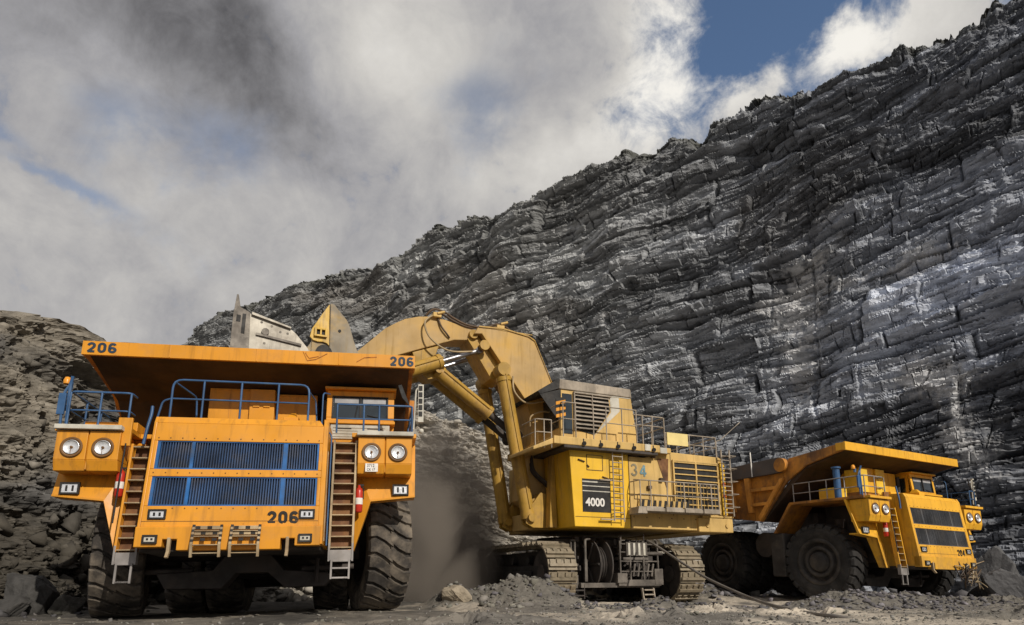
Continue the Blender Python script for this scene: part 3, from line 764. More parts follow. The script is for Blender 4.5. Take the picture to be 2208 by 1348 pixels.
# ================================================================ HAUL TRUCK (x: right as seen from the front, y: back, z: up)
def make_tyre_meshes():
    w2 = .50
    b = MB()
    prof = [(.86, -.40), (.92, -.47), (1.10, -.53), (1.28, -.52), (1.40, -.48), (1.45, -.40), (1.455, 0), (1.45, .40), (1.40, .48), (1.28, .52), (1.10, .53), (.92, .47), (.86, .40)]
    b.lathe(prof, (0, 0, 0), 0, 64)
    NL = 26
    for side in (-1, 1):
        for k in range(NL):
            a0 = 2 * math.pi * (k + (.5 if side > 0 else 0)) / NL
            # one slanted bar per pitch from the middle to the shoulder
            def P(xx, da, r): 
                t = a0 + da
                return (side * xx, r * math.cos(t), r * math.sin(t))
            wd = 2 * math.pi / NL * .36
            st = [(-.03, -.10 * side, 1.535), (.16, .0, 1.535), (.36, .07 * side, 1.525), (.50, .07 * side, 1.49), (.535, .07 * side, 1.36)]
            v = []; f = []
            for xx, sk_, r in st:
                rr = 1.43 if xx < .48 else (1.40 if xx < .52 else 1.30)
                xi = xx if xx < .5 else xx - .03
                v += [P(xx, sk_ - wd, r), P(xx, sk_ + wd, r), P(xi, sk_ + wd * 1.12, rr), P(xi, sk_ - wd * 1.12, rr)]
            for i in range(len(st) - 1):
                o = i * 4
                for e_ in range(4): f.append((o + e_, o + (e_ + 1) % 4, o + 4 + (e_ + 1) % 4, o + 4 + e_))
            f.append((3, 2, 1, 0)); o = (len(st) - 1) * 4; f.append((o, o + 1, o + 2, o + 3))
            b.add(v, f)
    r = MB()
    # rim: dish, hub and bolt ring; outboard face at -x
    r.lathe([(.93, -.44), (.93, -.48), (.86, -.50), (.78, -.47), (.76, -.30), (.66, -.27), (.62, -.36), (.60, -.46), (.52, -.48), (.46, -.44), (.45, -.33), (.40, -.33), (.36, -.52), (.30, -.56), (.0, -.57)], (0, 0, 0), 0, 40)
    r.lathe([(.93, .44), (.86, .48), (.78, .40), (.76, .10), (.0, .10)], (0, 0, 0), 0, 40)
    for k in range(20):
        t = 2 * math.pi * k / 20
        r.tube((-.26, .71 * math.cos(t), .71 * math.sin(t)), (-.33, .71 * math.cos(t), .71 * math.sin(t)), .03, 6)
    return b, r
tyre_mb, rim_mb = make_tyre_meshes()

def mirror(pts): return [(-a, b, c) for a, b, c in pts]
def lamp_rect(b, x0, x1, y, z0, z1):
    """small rectangular lamp: dark surround (slot 0) and lens (slot 1)"""
    b.cur = 0
    t = .035
    b.box(x0 - t, x1 + t, y - .05, y + .02, z0 - t, z0); b.box(x0 - t, x1 + t, y - .05, y + .02, z1, z1 + t)
    b.box(x0 - t, x0, y - .05, y + .02, z0, z1); b.box(x1, x1 + t, y - .05, y + .02, z0, z1)
    b.cur = 1; b.box(x0, x1, y - .03, y + .02, z0, z1); b.cur = 0
    for k in range(2):
        c = x0 + (x1 - x0) * (.3 + .4 * k); b.box(c - .02, c + .02, y - .036, y - .03, z0 + .03, z1 - .03)
    return b

def haul_truck(loc, rot, num, label, group, P1, P2, RUB, steer, first):
    t = thing('haul_truck', label, 'dump truck', loc, rot, group)
    paint, worn = MT[P1], MT[P2]
    # ---------- dump body
    b = MB()
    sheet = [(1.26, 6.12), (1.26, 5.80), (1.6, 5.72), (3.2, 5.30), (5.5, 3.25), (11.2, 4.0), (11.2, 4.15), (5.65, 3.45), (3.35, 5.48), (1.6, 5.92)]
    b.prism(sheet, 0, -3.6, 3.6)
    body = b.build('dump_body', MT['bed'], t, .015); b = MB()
    side = [(1.26, 6.10), (1.3, 5.80), (2.2, 5.62), (3.1, 5.42), (4.1, 4.85), (5.55, 3.25), (11.2, 4.05), (11.2, 5.62), (4.25, 5.62), (3.87, 5.84)]
    for sx in (-1, 1): MB().prism(side, 0, sx * 3.6, sx * 3.71).build('side_plate', worn, body, .015)
    for sx in (-1, 1):
        def rib(*a): MB().prism(*a).build('side_rib', MT['rib'], body, .012)
        for yy in (6.0, 7.05, 8.1, 9.15, 10.2):
            rib([(yy, 5.22), (yy + .28, 5.22), (yy + .12, 3.62 + (yy - 5.6) * .10), (yy - .10, 3.62 + (yy - 5.6) * .10)], 0, sx * 3.71, sx * 3.90)
        rib([(4.45, 4.72), (6.0, 4.72), (6.0, 4.58), (4.55, 4.58)], 0, sx * 3.71, sx * 3.86)
        rib([(5.05, 4.08), (6.0, 4.08), (6.0, 3.94), (5.15, 3.94)], 0, sx * 3.71, sx * 3.86)
        rib([(4.15, 5.02), (4.35, 5.02), (5.65, 3.45), (5.55, 3.25)], 0, sx * 3.71, sx * 3.84)
    for sx in (-1, 1): MB().prism([(4.25, 5.93), (11.25, 5.70), (11.25, 5.15), (4.25, 5.26)], 0, sx * 3.715, sx * 3.90).build('top_rail', MT['rail_grey'], body, .02)
    for sx in (-1, 1):
        MB().tube((sx * 3.70, 4.22, 5.58), (sx * 3.93, 4.22, 5.58), .30, 20).build('pivot_boss', worn, body, .02)
    b = MB(); b.prism([(1.18, 5.79), (1.18, 6.12), (1.26, 6.12), (1.26, 5.79)], 0, -3.74, 3.74)
    b.box(-3.745, -3.70, 1.26, 1.6, 5.80, 6.10); b.box(3.70, 3.745, 1.26, 1.6, 5.80, 6.10)
    for xx in (-1.9, 0., 1.9): b.box(xx - .012, xx + .012, 1.170, 1.18, 5.80, 6.11)
    fascia = b.build('canopy_fascia', paint, t, .008)
    if num == '206':
        stencil('206', 'fleet_number', .25, (-3.64, 1.178, 5.84), MT['digit_navy'], fascia, .20, 1.18)
        stencil('206', 'fleet_number', .25, (3.12, 1.178, 5.83), MT['digit_navy'], fascia, .20, 1.12)
    if first:
        for pts_ in ([(1.05, 6.09), (1.16, 5.86), (1.36, 5.90), (1.62, 6.06)], [(2.32, 5.88), (2.50, 6.00), (2.80, 6.03)], [(1.10, 6.06), (1.20, 5.92), (1.42, 5.98)]):
            b = MB()
            for (xa_, za_), (xb_, zb_) in zip(pts_, pts_[1:]): b.hexa([(xa_, 1.172, za_), (xb_, 1.172, zb_), (xb_, 1.18, zb_), (xa_, 1.18, za_), (xa_, 1.172, za_ + .022), (xb_, 1.172, zb_ + .022), (xb_, 1.18, zb_ + .022), (xa_, 1.18, za_ + .022)])
            b.build('rust_scratch', MT['rustline'], fascia)
    # ---------- chassis
    b = MB()
    b.box(-1.15, -.55, 1.2, 11.0, 1.35, 2.05); b.box(.55, 1.15, 1.2, 11.0, 1.35, 2.05)
    b.box(-1.7, 1.7, 1.62, 3.9, 1.55, 3.9); b.box(-1.75, 1.75, .25, 1.6, 1.30, 1.75)
    b.box(-2.2, 2.2, 3.9, 5.4, 1.9, 3.6)
    b.tube((-1.3, RW_Y, 1.53), (1.3, RW_Y, 1.53), .75, 20); b.box(-.9, .9, 6.2, 9.4, 1.0, 2.2)
    b.build('chassis', MT['under'], t, .02)
    b = MB()
    b.prism([(-1.95, .95), (-.75, 1.02), (-.5, 1.36), (.5, 1.36), (.8, 1.0), (2.0, .9), (1.75, .62), (.85, .60), (.45, .95), (-.25, .95), (-.55, .60), (-1.75, .62)], 1, 2.2, 2.8)
    b.tube((-2.5, 2.9, 1.5), (2.5, 2.9, 1.5), .24, 16)
    b.tube((1.2, 2.3, 1.02), (2.4, 2.3, 1.06), .07, 10); b.tube((-2.4, 2.3, 1.0), (-1.2, 2.3, 1.02), .07, 10)
    b.tube((1.55, 2.1, .70), (1.57, 2.1, 1.25), .05, 8)
    b.build('front_axle', MT['under'], t, .02)
    for sx in (-1, 1):
        b = MB(); b.tube((sx * 2.0, 3.1, 1.2), (sx * 1.9, 3.1, 3.3), .22, 14); b.build('suspension_strut', MT['under'], t)
    # ---------- hood block with grilles
    b = MB()
    sidep = [(.02, 1.40), (.02, 1.80), (.06, 2.16), (.28, 4.0), (.36, 4.15), (1.62, 4.2), (1.62, 1.40)]
    gz = [(2.20, 2.82), (2.98, 3.60)]
    def fy_(z): return .06 + (z - 2.16) * .22 / 1.84
    b.prism(sidep, 0, -1.76, -1.70); b.prism(sidep, 0, 1.70, 1.80)
    def strip(z0, z1, x0=-1.70, x1=1.70, d=.12):
        b.hexa([(x0, fy_(z0), z0), (x1, fy_(z0), z0), (x1, fy_(z0) + d, z0), (x0, fy_(z0) + d, z0), (x0, fy_(z1), z1), (x1, fy_(z1), z1), (x1, fy_(z1) + d, z1), (x0, fy_(z1) + d, z1)])
    strip(1.77, 2.20); strip(2.82, 2.98); strip(3.60, 4.0)
    b.hexa([(-1.70, fy_(4.0), 4.0), (1.70, fy_(4.0), 4.0), (1.70, 1.5, 4.0), (-1.70, 1.5, 4.0), (-1.70, .36, 4.15), (1.60, .36, 4.15), (1.60, 1.5, 4.2), (-1.70, 1.5, 4.2)])
    for z0, z1 in gz:
        for sx in (-1, 1):
            x0, x1 = (sx * 1.70, sx * 1.63) if sx > 0 else (-1.70, -1.63)
            strip(z0, z1, min(x0, x1), max(x0, x1))
    hood = b.build('hood', paint, t, .012)
    for zz_ in (1.98, 2.90, 3.66):
        for k in range(15):
            xx = -1.62 + k * 3.24 / 14
            if zz_ < 2.1 and (abs(abs(xx) - 1.45) < .25 or .6 < xx): continue
            zb_ = zz_ + (.17 if zz_ < 2.1 else 0)
            MB().tube((xx, fy_(zb_) + .004, zb_), (xx, fy_(zb_) - .012, zb_), .013, 6).build('bolt', MT['lamp_ring'], hood)
    MB().box(-1.7, 1.7, fy_(1.885) - .006, fy_(1.885) + .01, 1.879, 1.889).build('panel_seam', MT['lamp_ring'], hood)
    for z0, z1 in gz:
        b = MB(); zc0, zc1 = z0 + .0, z1
        b.cur = 1
        b.hexa([(-1.63, fy_(z0) + .10, z0), (1.63, fy_(z0) + .10, z0), (1.63, fy_(z0) + .13, z0), (-1.63, fy_(z0) + .13, z0), (-1.63, fy_(z1) + .10, z1), (1.63, fy_(z1) + .10, z1), (1.63, fy_(z1) + .13, z1), (-1.63, fy_(z1) + .13, z1)])
        b.cur = 0
        nS = 62
        for k in range(nS):
            xx = -1.60 + 3.2 * k / (nS - 1); jit = random.uniform(-.004, .004)
            b.hexa([(xx - .011, fy_(z0) + .035 + jit, z0), (xx + .011, fy_(z0) + .035 + jit, z0), (xx + .011, fy_(z0) + .095, z0), (xx - .011, fy_(z0) + .095, z0), (xx - .011, fy_(z1) + .035 + jit, z1), (xx + .011, fy_(z1) + .035 + jit, z1), (xx + .011, fy_(z1) + .095, z1), (xx - .011, fy_(z1) + .095, z1)])
        b.cur = 2
        for xx, ww in ((-1.60, .03), (-.93, .032), (.93, .045), (1.61, .02)):
            b.hexa([(xx - ww, fy_(z0) + .022, z0), (xx + ww, fy_(z0) + .022, z0), (xx + ww, fy_(z0) + .08, z0), (xx - ww, fy_(z0) + .08, z0), (xx - ww, fy_(z1) + .022, z1), (xx + ww, fy_(z1) + .022, z1), (xx + ww, fy_(z1) + .08, z1), (xx - ww, fy_(z1) + .08, z1)])
        b.box(-1.63, 1.63, fy_(z1) + .02, fy_(z1) + .09, z1 - .022, z1 - .001); b.box(-1.63, 1.63, fy_(z0) + .024, fy_(z0) + .09, z0 + .001, z0 + .03)
        b.build('radiator_grille', [MT['grille'], MT['grille_dark'], MT['grille_post']] if first else [MT['grille_far'], MT['grille_dark'], MT['grille_far']], hood)
    if num == '206': stencil('206', 'fleet_number', .27, (.68, .034, 1.82), MT['digit_black'], hood, .21, 1.1, depth=.012)
    else: stencil('204', 'fleet_number', .27, (.72, .034, 1.82), MT['digit_black'], hood, .17, .85, depth=.012)
    for x0, x1 in ((-1.55, -1.29), (1.35, 1.59)):
        lamp_rect(MB(), x0, x1, .045, 1.96, 2.09).build('front_lamp', [MT['black'], MT['lens']], hood)
    # ---------- bumper
    b = MB()
    b.prism([(-1.76, 1.77), (-1.76, 1.37), (-1.25, 1.37), (-1.25, 1.52), (-.98, 1.52), (-.98, 1.30), (.98, 1.30), (.98, 1.52), (1.26, 1.52), (1.26, 1.37), (1.76, 1.37), (1.76, 1.77)], 1, -.06, .24)
    bump = b.build('bumper', paint, t, .015)
    for sx in (-1, 1):
        c = sx * 1.12
        b = MB(); b.prism([(-.09, 1.55), (-.09, 1.28), (-.17, 1.16), (-.10, 1.14), (.0, 1.26), (.0, 1.55)], 0, c - .03, c + .03); b.build('tow_hook', MT['step'], bump, .008)
        x0 = 1.37 if sx > 0 else -1.57
        lamp_rect(MB(), x0, x0 + .2, -.065, 1.47, 1.57).build('fog_lamp', [MT['black'], MT['pale']], bump)
    # ---------- folding steps hung on the bumper
    def fold_step(x0, x1):
        b = MB()
        for xx in (x0, x1 - .05):
            for k in range(8):
                b.cur = k % 2
                z1 = 1.80 - k * .05; b.hexa([(xx, -.13 - k * .012, z1 - .05), (xx + .05, -.13 - k * .012, z1 - .05), (xx + .05, -.08 - k * .012, z1 - .05), (xx, -.08 - k * .012, z1 - .05), (xx, -.12 - k * .012, z1), (xx + .05, -.12 - k * .012, z1), (xx + .05, -.07 - k * .012, z1), (xx, -.07 - k * .012, z1)])
            b.cur = 1
            b.prism([(-.215, 1.40), (-.165, 1.40), (-.11, 1.16), (-.17, 1.15)], 0, xx, xx + .05)
        b.cur = 1
        for zz_, yy in ((1.68, -.16), (1.57, -.18), (1.40, -.22), (1.24, -.19)):
            b.box(x0 + .05, x1 - .05, yy, yy + .14, zz_ - .018, zz_)
        b.cur = 0
        for zz_, yy in ((1.74, -.115), (1.63, -.13), (1.50, -.15)):
            for k in range(4):
                if k % 2 == (0 if zz_ > 1.7 else 1): b.box(x0 + .06 + k * .11, x0 + .15 + k * .11, yy, yy + .02, zz_ - .03, zz_ + .03)
        b.cur = 1
        for zz_, yy in ((1.74, -.11), (1.63, -.125)): b.box(x0 + .05, x1 - .05, yy, yy + .012, zz_ - .035, zz_ + .035)
        return b.build('folding_step', [MT['black'], MT['step']], t, .004)
    if num == '206':
        fold_step(-.70, -.13); fold_step(.02, .60)
    # ---------- fenders, decks, headlight boxes
    for sx in (-1, 1):
        b = MB()
        fpoly = [(2.22, 1.32), (2.42, 1.32), (2.76, 2.42), (3.76, 2.52), (3.78, 3.86), (2.22, 3.86)]
        pts_ = [(sx * a, .92 + max(0, (zz_ - 2.5)) * .32, zz_) for a, zz_ in fpoly]
        n_ = len(pts_)
        bk_ = [(a, b_ + .10, c_) for a, b_, c_ in pts_]
        b.add(pts_ + bk_, [tuple(range(n_)), tuple(range(2 * n_ - 1, n_ - 1, -1))] + [(i, i + n_, (i + 1) % n_ + n_, (i + 1) % n_) for i in range(n_)])
        # outer lip along the wheel opening
        for (p, q) in (((2.42, 1.32), (2.76, 2.42)), ((2.76, 2.42), (3.76, 2.52))):
            y0, y1 = .92, .92
            b.hexa([(sx * p[0], y0, p[1]), (sx * q[0], y1, q[1]), (sx * q[0], y1 + .45, q[1]), (sx * p[0], y0 + .30, p[1]), (sx * p[0], y0, p[1] + .05), (sx * q[0], y1, q[1] + .05), (sx * q[0], y1 + .45, q[1] + .05), (sx * p[0], y0 + .30, p[1] + .05)])
        fen = b.build('fender', paint, t, .01)
        x0 = 3.28 if sx > 0 else -3.58
        lamp_rect(MB(), x0, x0 + .30, .93, 2.60, 2.78).build('side_lamp', [MT['black'], MT['lens']], fen)
        b = MB()
        xa, xb = sorted((sx * 2.3, sx * 3.76))
        b.box(xa, xb, .62, 4.0, 3.86, 3.96); xa, xb = sorted((sx * 1.82, sx * 2.298)); b.box(xa, xb, 1.2, 4.0, 3.86, 3.96)
        if sx < 0: b.box(-2.56, -2.285, .58, .66, 3.55, 4.17); b.box(-3.35, -2.30, .95, 1.6, 3.96, 4.16)
        # rear slope of the wheel opening
        xo = sx * 3.72; xi = sx * 2.4
        b.add([(xo, 3.95, 3.86), (xo, 4.86, 2.72), (xo, 4.98, 2.72), (xo, 4.07, 3.94), (xi, 3.95, 3.86), (xi, 4.86, 2.72), (xi, 4.98, 2.72), (xi, 4.07, 3.94)], [(0, 1, 2, 3), (7, 6, 5, 4), (0, 4, 5, 1), (1, 5, 6, 2), (2, 6, 7, 3), (3, 7, 4, 0)])
        b.build('deck', paint if first else worn, t, .01)
        b = MB(); xa, xb = sorted((sx * 2.2, sx * 3.62)); b.box(xa, xb, 4.55, 5.25, .92, 2.72)
        b.build('fuel_tank', MT['rim'], t, .06)
        b = MB(); xa, xb = sorted((sx * 1.9, sx * 3.0)); b.tube((xa, 6.1, 2.3), (xb, 6.1, 2.3), .55, 18); b.build('air_reservoir', MT['under'], t, .03)
        # headlight box
        b = MB(); xa, xb = sorted((sx * 2.45, sx * 3.66)); xm = (xa + xb) / 2
        for u0, u1 in ((xa, xm - .014), (xm + .014, xb)):
            b.hexa([(u0, .58, 3.0), (u1, .58, 3.0), (u1, 1.3, 3.0), (u0, 1.3, 3.0), (u0, .50, 3.22), (u1, .50, 3.22), (u1, 1.3, 3.22), (u0, 1.3, 3.22)])
            b.box(u0, u1, .50, 1.3, 3.22, 3.84)
        b.box(xm - .014, xm + .014, .54, 1.3, 3.02, 3.84)
        box_ = b.build('headlight_box', paint, t, .012)
        b = MB(); b.box(xa - .03, xb + .03, .40, 1.0, 3.86, 3.955); b.build('box_cover', MT['pale'] if first else paint, box_, .008)
        for xc in (2.75, 3.34):
            b = MB(); c = (sx * xc, .50, 3.48)
            b.lathe([(.205, .0), (.215, -.03), (.20, -.045), (.15, -.02), (.145, .0)], c, 1, 32)
            b.cur = 1; b.lathe([(.150, -.040), (.13, -.022), (.09, -.010), (.05, -.005), (.0, -.003)], c, 1, 32)
            b.lathe([(.152, -.035), (.146, -.050), (.138, -.040)], c, 1, 32)
            b.cur = 0; b.lathe([(.026, -.006), (.024, -.045), (.0, -.05)], c, 1, 10); b.box(c[0] - .006, c[0] + .006, c[1] - .046, c[1] - .042, c[2] - .14, c[2] + .02)
            b.build('headlight', [MT['lamp_ring'], MT['lens']], box_)
        if sx > 0 and num == '206':
            b = MB(); b.box(2.62, 2.90, .485, .50, 3.03, 3.22); pl = b.build('number_plate', MT['white'], box_, .004)
            text('3712', 'plate_text', .10, (2.66, .484, 3.135), MT['digit_black'], box_, .01, .002, .85)
            text('CK 17', 'plate_text', .08, (2.66, .484, 3.05), MT['digit_black'], box_, .01, .002, .85)
    # ---------- ladders
    def ladder(x0, x1, z0, z1, n_, y_top, y_bot, back):
        b = MB()
        def yy(z): return y_bot + (y_top - y_bot) * (z - z0) / (z1 - z0)
        for xx in (x0, x1 - .045):
            b.hexa([(xx, yy(z0) - .07, z0), (xx + .045, yy(z0) - .07, z0), (xx + .045, yy(z0) + .10, z0), (xx, yy(z0) + .10, z0), (xx, yy(z1) - .07, z1), (xx + .045, yy(z1) - .07, z1), (xx + .045, yy(z1) + .10, z1), (xx, yy(z1) + .10, z1)])
        b.cur = 1
        for k in range(n_):
            z = z0 + .02 + (z1 - z0 - .1) * k / (n_ - 1); b.box(x0 + .045, x1 - .045, yy(z) - .06, yy(z) + .10, z, z + .025)
        b.cur = 2
        b.hexa([(x0 + .045, yy(z0) + .11, z0), (x1 - .045, yy(z0) + .11, z0), (x1 - .045, yy(z0) + .13, z0), (x0 + .045, yy(z0) + .13, z0), (x0 + .045, yy(z1) + .11, z1), (x1 - .045, yy(z1) + .11, z1), (x1 - .045, yy(z1) + .13, z1), (x0 + .045, yy(z1) + .13, z1)])
        b.build('ladder', [paint if x0 < 0 else MT['step'], MT['step'], MT['recess_shade']], t, .004)
        b = MB()
        for xx in (x0, x1 - .04): b.box(xx, xx + .04, y_bot - .07, y_bot + .06, z0 - .26, z0 + .12)
        b.box(x0 + .04, x1 - .04, y_bot - .05, y_bot - .03, z0 - .24, z0 - .02)
        for xx in (x0 + .06, x1 - .10): b.box(xx, xx + .04, y_bot - .06, y_bot - .02, z0 - .63, z0 - .24)
        for zz_ in (z0 - .62, z0 - .42 if x0 > 0 else z0 - .62, z0 - .27): b.box(x0 + .10, x1 - .10, y_bot - .07, y_bot + .05, zz_, zz_ + .035)
        b.build('drop_step', MT['greysteel'], t, .004)
    ladder(-2.28, -1.84, 1.33, 3.62, 10, .74, .52, True)
    ladder(1.90, 2.43, 1.33, 3.78, 11, .70, .50, True)
    for pp, rr, mm in (([(1.80, .44, 1.5), (1.80, .50, 3.5), (1.66, .55, 3.55)], .018, 'step'), ([(1.86, .42, 1.4), (1.86, .55, 3.9), (1.62, .62, 4.05), (1.62, .62, 4.9), (1.75, .9, 4.95)], .018, 'blue'),
                   ([(-2.36, .44, 1.9), (-2.36, .58, 3.6)], .018, 'black'), ([(-1.96, .40, 3.55), (-1.93, .42, 3.9), (-1.90, .5, 4.25), (-1.91, .52, 4.42)], .035, 'blue')):
        MB().rail(pp, rr).build('grab_rail', MT[mm], t)
    # ---------- cab
    b = MB()
    x0, x1, z0, z1, yf, yb = 1.60, 3.27, 3.96, 5.43, 2.0, 3.95
    wz0, wz1, wx0, wx1 = 4.70, 5.25, 1.76, 3.09
    def cy(z): return yf + max(0, z - 4.62) * .10
    def q(xa, xb, za, zb, d=.08): b.hexa([(xa, cy(za), za), (xb, cy(za), za), (xb, cy(za) + d, za), (xa, cy(za) + d, za), (xa, cy(zb), zb), (xb, cy(zb), zb), (xb, cy(zb) + d, zb), (xa, cy(zb) + d, zb)])
    q(x0, x1, 3.96, 4.62); q(x0, x1, 4.62, wz0); q(x0, x1, wz1, z1); q(x0, wx0, wz0, wz1); q(wx1, x1, wz0, wz1)
    b.box(x0 - .05, x1 + .05, yf - .05, yb, z1 + .003, z1 + .07)
    b.box(x0, x0 + .06, yf + .10, yb, 3.96, 4.62); b.box(x0, x0 + .06, yf + .17, yf + .3, 4.62, z1); b.box(x0, x0 + .06, yb - .6, yb, 4.62, z1); b.box(x0, x0 + .06, yf + .3, yb - .6, 5.25, z1)
    b.box(x1 - .06, x1, yf + .17, yb, 3.96, z1); b.box(x0, x1, yb - .05, yb, 3.96, z1)
    b.box(x0 - .02, x1 + .02, yf - .25, yf - .003, 4.48, 4.56)
    cab = b.build('cab', paint, t, .015)
    b = MB(); b.hexa([(wx0, cy(wz0) + .03, wz0), (wx1, cy(wz0) + .03, wz0), (wx1, cy(wz0) + .05, wz0), (wx0, cy(wz0) + .05, wz0), (wx0, cy(wz1) + .03, wz1), (wx1, cy(wz1) + .03, wz1), (wx1, cy(wz1) + .05, wz1), (wx0, cy(wz1) + .05, wz1)])
    b.build('windscreen', MT['glass'], cab)
    b = MB()
    for xa, xb, za, zb in ((wx0 - .03, wx1 + .03, wz0 - .03, wz0), (wx0 - .03, wx1 + .03, wz1, wz1 + .03), (wx0 - .03, wx0, wz0, wz1), (wx1, wx1 + .03, wz0, wz1), (2.41, 2.46, wz0, wz1)):
        b.hexa([(xa, cy(za) - .012, za), (xb, cy(za) - .012, za), (xb, cy(za) + .03, za), (xa, cy(za) + .03, za), (xa, cy(zb) - .012, zb), (xb, cy(zb) - .012, zb), (xb, cy(zb) + .03, zb), (xa, cy(zb) + .03, zb)])
    b.path([(2.1, 2.02, 4.66), (2.3, 2.02, 4.70), (2.36, 2.035, 5.05)], .012, 5); b.path([(2.75, 2.02, 4.66), (2.95, 2.02, 4.70), (2.6, 2.03, 4.78)], .012, 5)
    b.build('window_frame', MT['black'], cab)
    b = MB()
    for xa, xb in ((wx0 + .03, 2.38), (2.49, wx1 - .03)): b.box(xa, xb, cy(wz1) + .012, cy(wz1) + .02, wz1 - .15, wz1 - .02)
    b.build('sun_blind', MT['glass_in'], cab)
    b = MB(); b.box(x0 + .035, x0 + .045, yf + .3, yb - .6, 4.62, 5.25); b.build('side_window', MT['glass'], cab)
    b = MB(); b.box(1.74, 3.16, 1.74, 1.97, 4.02, 4.44)
    for k in range(5): b.box(1.80, 3.06 if k != 2 else 2.9, 1.725, 1.74, 4.06 + k * .075, 4.075 + k * .075)
    b.cur = 1
    for xa in (1.88, 2.62): b.box(xa, xa + .36, 1.728, 1.739, 4.335, 4.352)
    b.build('air_conditioner', [MT['pale'], MT['black']], cab, .008)
    # ---------- cabinets behind the centre rail
    for xa, xb, ya, zb, mm in ((-1.26, -.30, 2.45, 5.50, P1), (-.29, .30, 2.36, 5.48, 'boxyellow' if num == '204' else P1), (.34, 1.32, 2.55, 5.42, P1)):
        b = MB(); b.box(xa, xb, ya, 3.5, 4.02, zb)
        if xa == -.29:
            for k in range(2):
                for j in range(2): b.box(xa + .08 + k * .25, xa + .24 + k * .25, ya - .03, ya, 4.62 + j * .38, 4.66 + j * .38)
        else:
            b.box((xa + xb) / 2 - .008, (xa + xb) / 2 + .008, ya - .012, ya, 4.1, zb - .05); b.box(xa + .04, xb - .04, ya - .012, ya, zb - .05, zb - .03)
        b.build('equipment_cabinet', MT[mm], t, .012)
    b = MB(); b.box(.70, 1.05, 1.2, 1.7, 4.205, 4.45); b.hexa([(.75, 1.25, 4.453), (1.0, 1.25, 4.453), (1.0, 1.65, 4.453), (.75, 1.65, 4.453), (.85, 1.4, 4.60), (.95, 1.4, 4.60), (.95, 1.6, 4.60), (.85, 1.6, 4.60)]); b.box(-1.5, -.9, 1.0, 1.4, 4.205, 4.29); b.build('hood_housing', paint, t, .012)
    MB().tube((1.55, 2.6, 4.0), (1.55, 2.6, 5.3), .09, 12).build('exhaust_stack', MT['rim'], t)
    # ---------- hand rails
    def rails(pts_, zs, posts, r=.024, zb=3.96, mt_='blue', name='handrail'):
        b = MB()
        for z in zs:
            b.rail([(p[0], p[1], z) for p in pts_], r if z == zs[0] else r * .8)
        for p in posts: b.tube((p[0], p[1], zb), (p[0], p[1], zs[0] - .01), r * .95, 7)
        return b.build(name, MT[mt_], t)
    b = MB()
    b.rail([(-1.58, .62, 4.18), (-1.58, .62, 5.08), (1.31, .62, 5.06), (1.31, .62, 4.18)], .026, .2)
    b.rail([(-1.58, .62, 4.64), (1.31, .62, 4.62)], .020)
    for xx in (-.94, -.15, .64): b.tube((xx, .62, 4.18), (xx, .62, 5.06), .024, 7)
    b.rail([(-1.56, .66, 5.04), (-1.30, 1.5, 4.95), (-1.26, 1.55, 4.2)], .022); b.rail([(-1.58, .62, 4.64), (-1.75, .62, 4.58), (-1.82, .62, 4.2)], .022)
    b.rail([(1.31, .62, 4.90), (1.40, 1.3, 4.9), (1.46, 1.35, 4.2)], .02)
    if first: b.build('handrail', MT['blue'], t)
    rails([(-3.58, 3.95), (-3.58, .66), (-2.40, .66), (-2.40, 1.0)], (4.74, 4.33), [(-3.58, .66), (-2.98, .66), (-2.40, .66), (-3.58, 1.5), (-3.58, 2.3), (-3.58, 3.1), (-3.58, 3.9)], mt_='blue' if first else 'greysteel')
    rails([(1.95, .66), (3.66, .66), (3.66, 3.9)] if first else [(3.3, .66), (3.66, .66), (3.66, 3.9)], (4.64, 4.30), ([(1.95, .66), (2.55, .66), (2.9, .66)] if first else [(3.3, .66)]) + [(3.66, .66), (3.66, 1.6), (3.66, 2.6), (3.66, 3.6)])
    if num == '204': b = MB(); b.tube((-3.45, 1.9, 3.96), (-3.45, 1.9, 5.15), .13, 14); b.tube((-3.45, 1.9, 5.15), (-3.45, 1.9, 5.22), .18, 14); b.build('air_filter', MT['blue'], t)
    # mirror frames and beacon
    b = MB(); b.rail([(-3.62, .75, 3.98), (-3.66, .75, 4.9), (-3.62, .70, 5.1)], .035); b.rail([(-3.74, .75, 4.0), (-3.76, .75, 4.75), (-3.64, .75, 4.95)], .03); b.box(-3.84, -3.70, .72, .78, 4.25, 4.72)
    b.tube((-3.72, .9, 4.86), (-3.72, .9, 5.02), .05, 8); b.build('mirror', MT['blue'], t, .004)
    b = MB(); b.lathe([(.07, 0), (.075, .08), (.05, .15), (0, .17)], (-3.80, .9, 4.98), 2, 14); b.build('beacon', MT['amber'], t)
    b = MB(); b.box(3.80, 3.93, .72, .80, 4.28, 5.22); b.rail([(3.70, .76, 4.1), (3.75, .76, 5.1), (3.86, .76, 5.18)], .022)
    b.cur = 1
    for k in range(5): b.box(3.815, 3.90, .705, .72, 4.42 + k * .16, 4.54 + k * .16)
    b.cur = 0; b.lathe([(0, -.06), (.045, -.045), (.06, 0), (.045, .045), (0, .06)], (3.88, .68, 4.05), 2, 12)
    b.cur = 1; b.hexa([(3.42, .66, 4.85), (3.62, .66, 4.62), (3.62, .69, 4.62), (3.42, .69, 4.85), (3.32, .66, 5.15), (3.40, .66, 5.18), (3.40, .69, 5.18), (3.32, .69, 5.15)])
    b.build('mirror', [MT['pale'], MT['black']], t, .004)
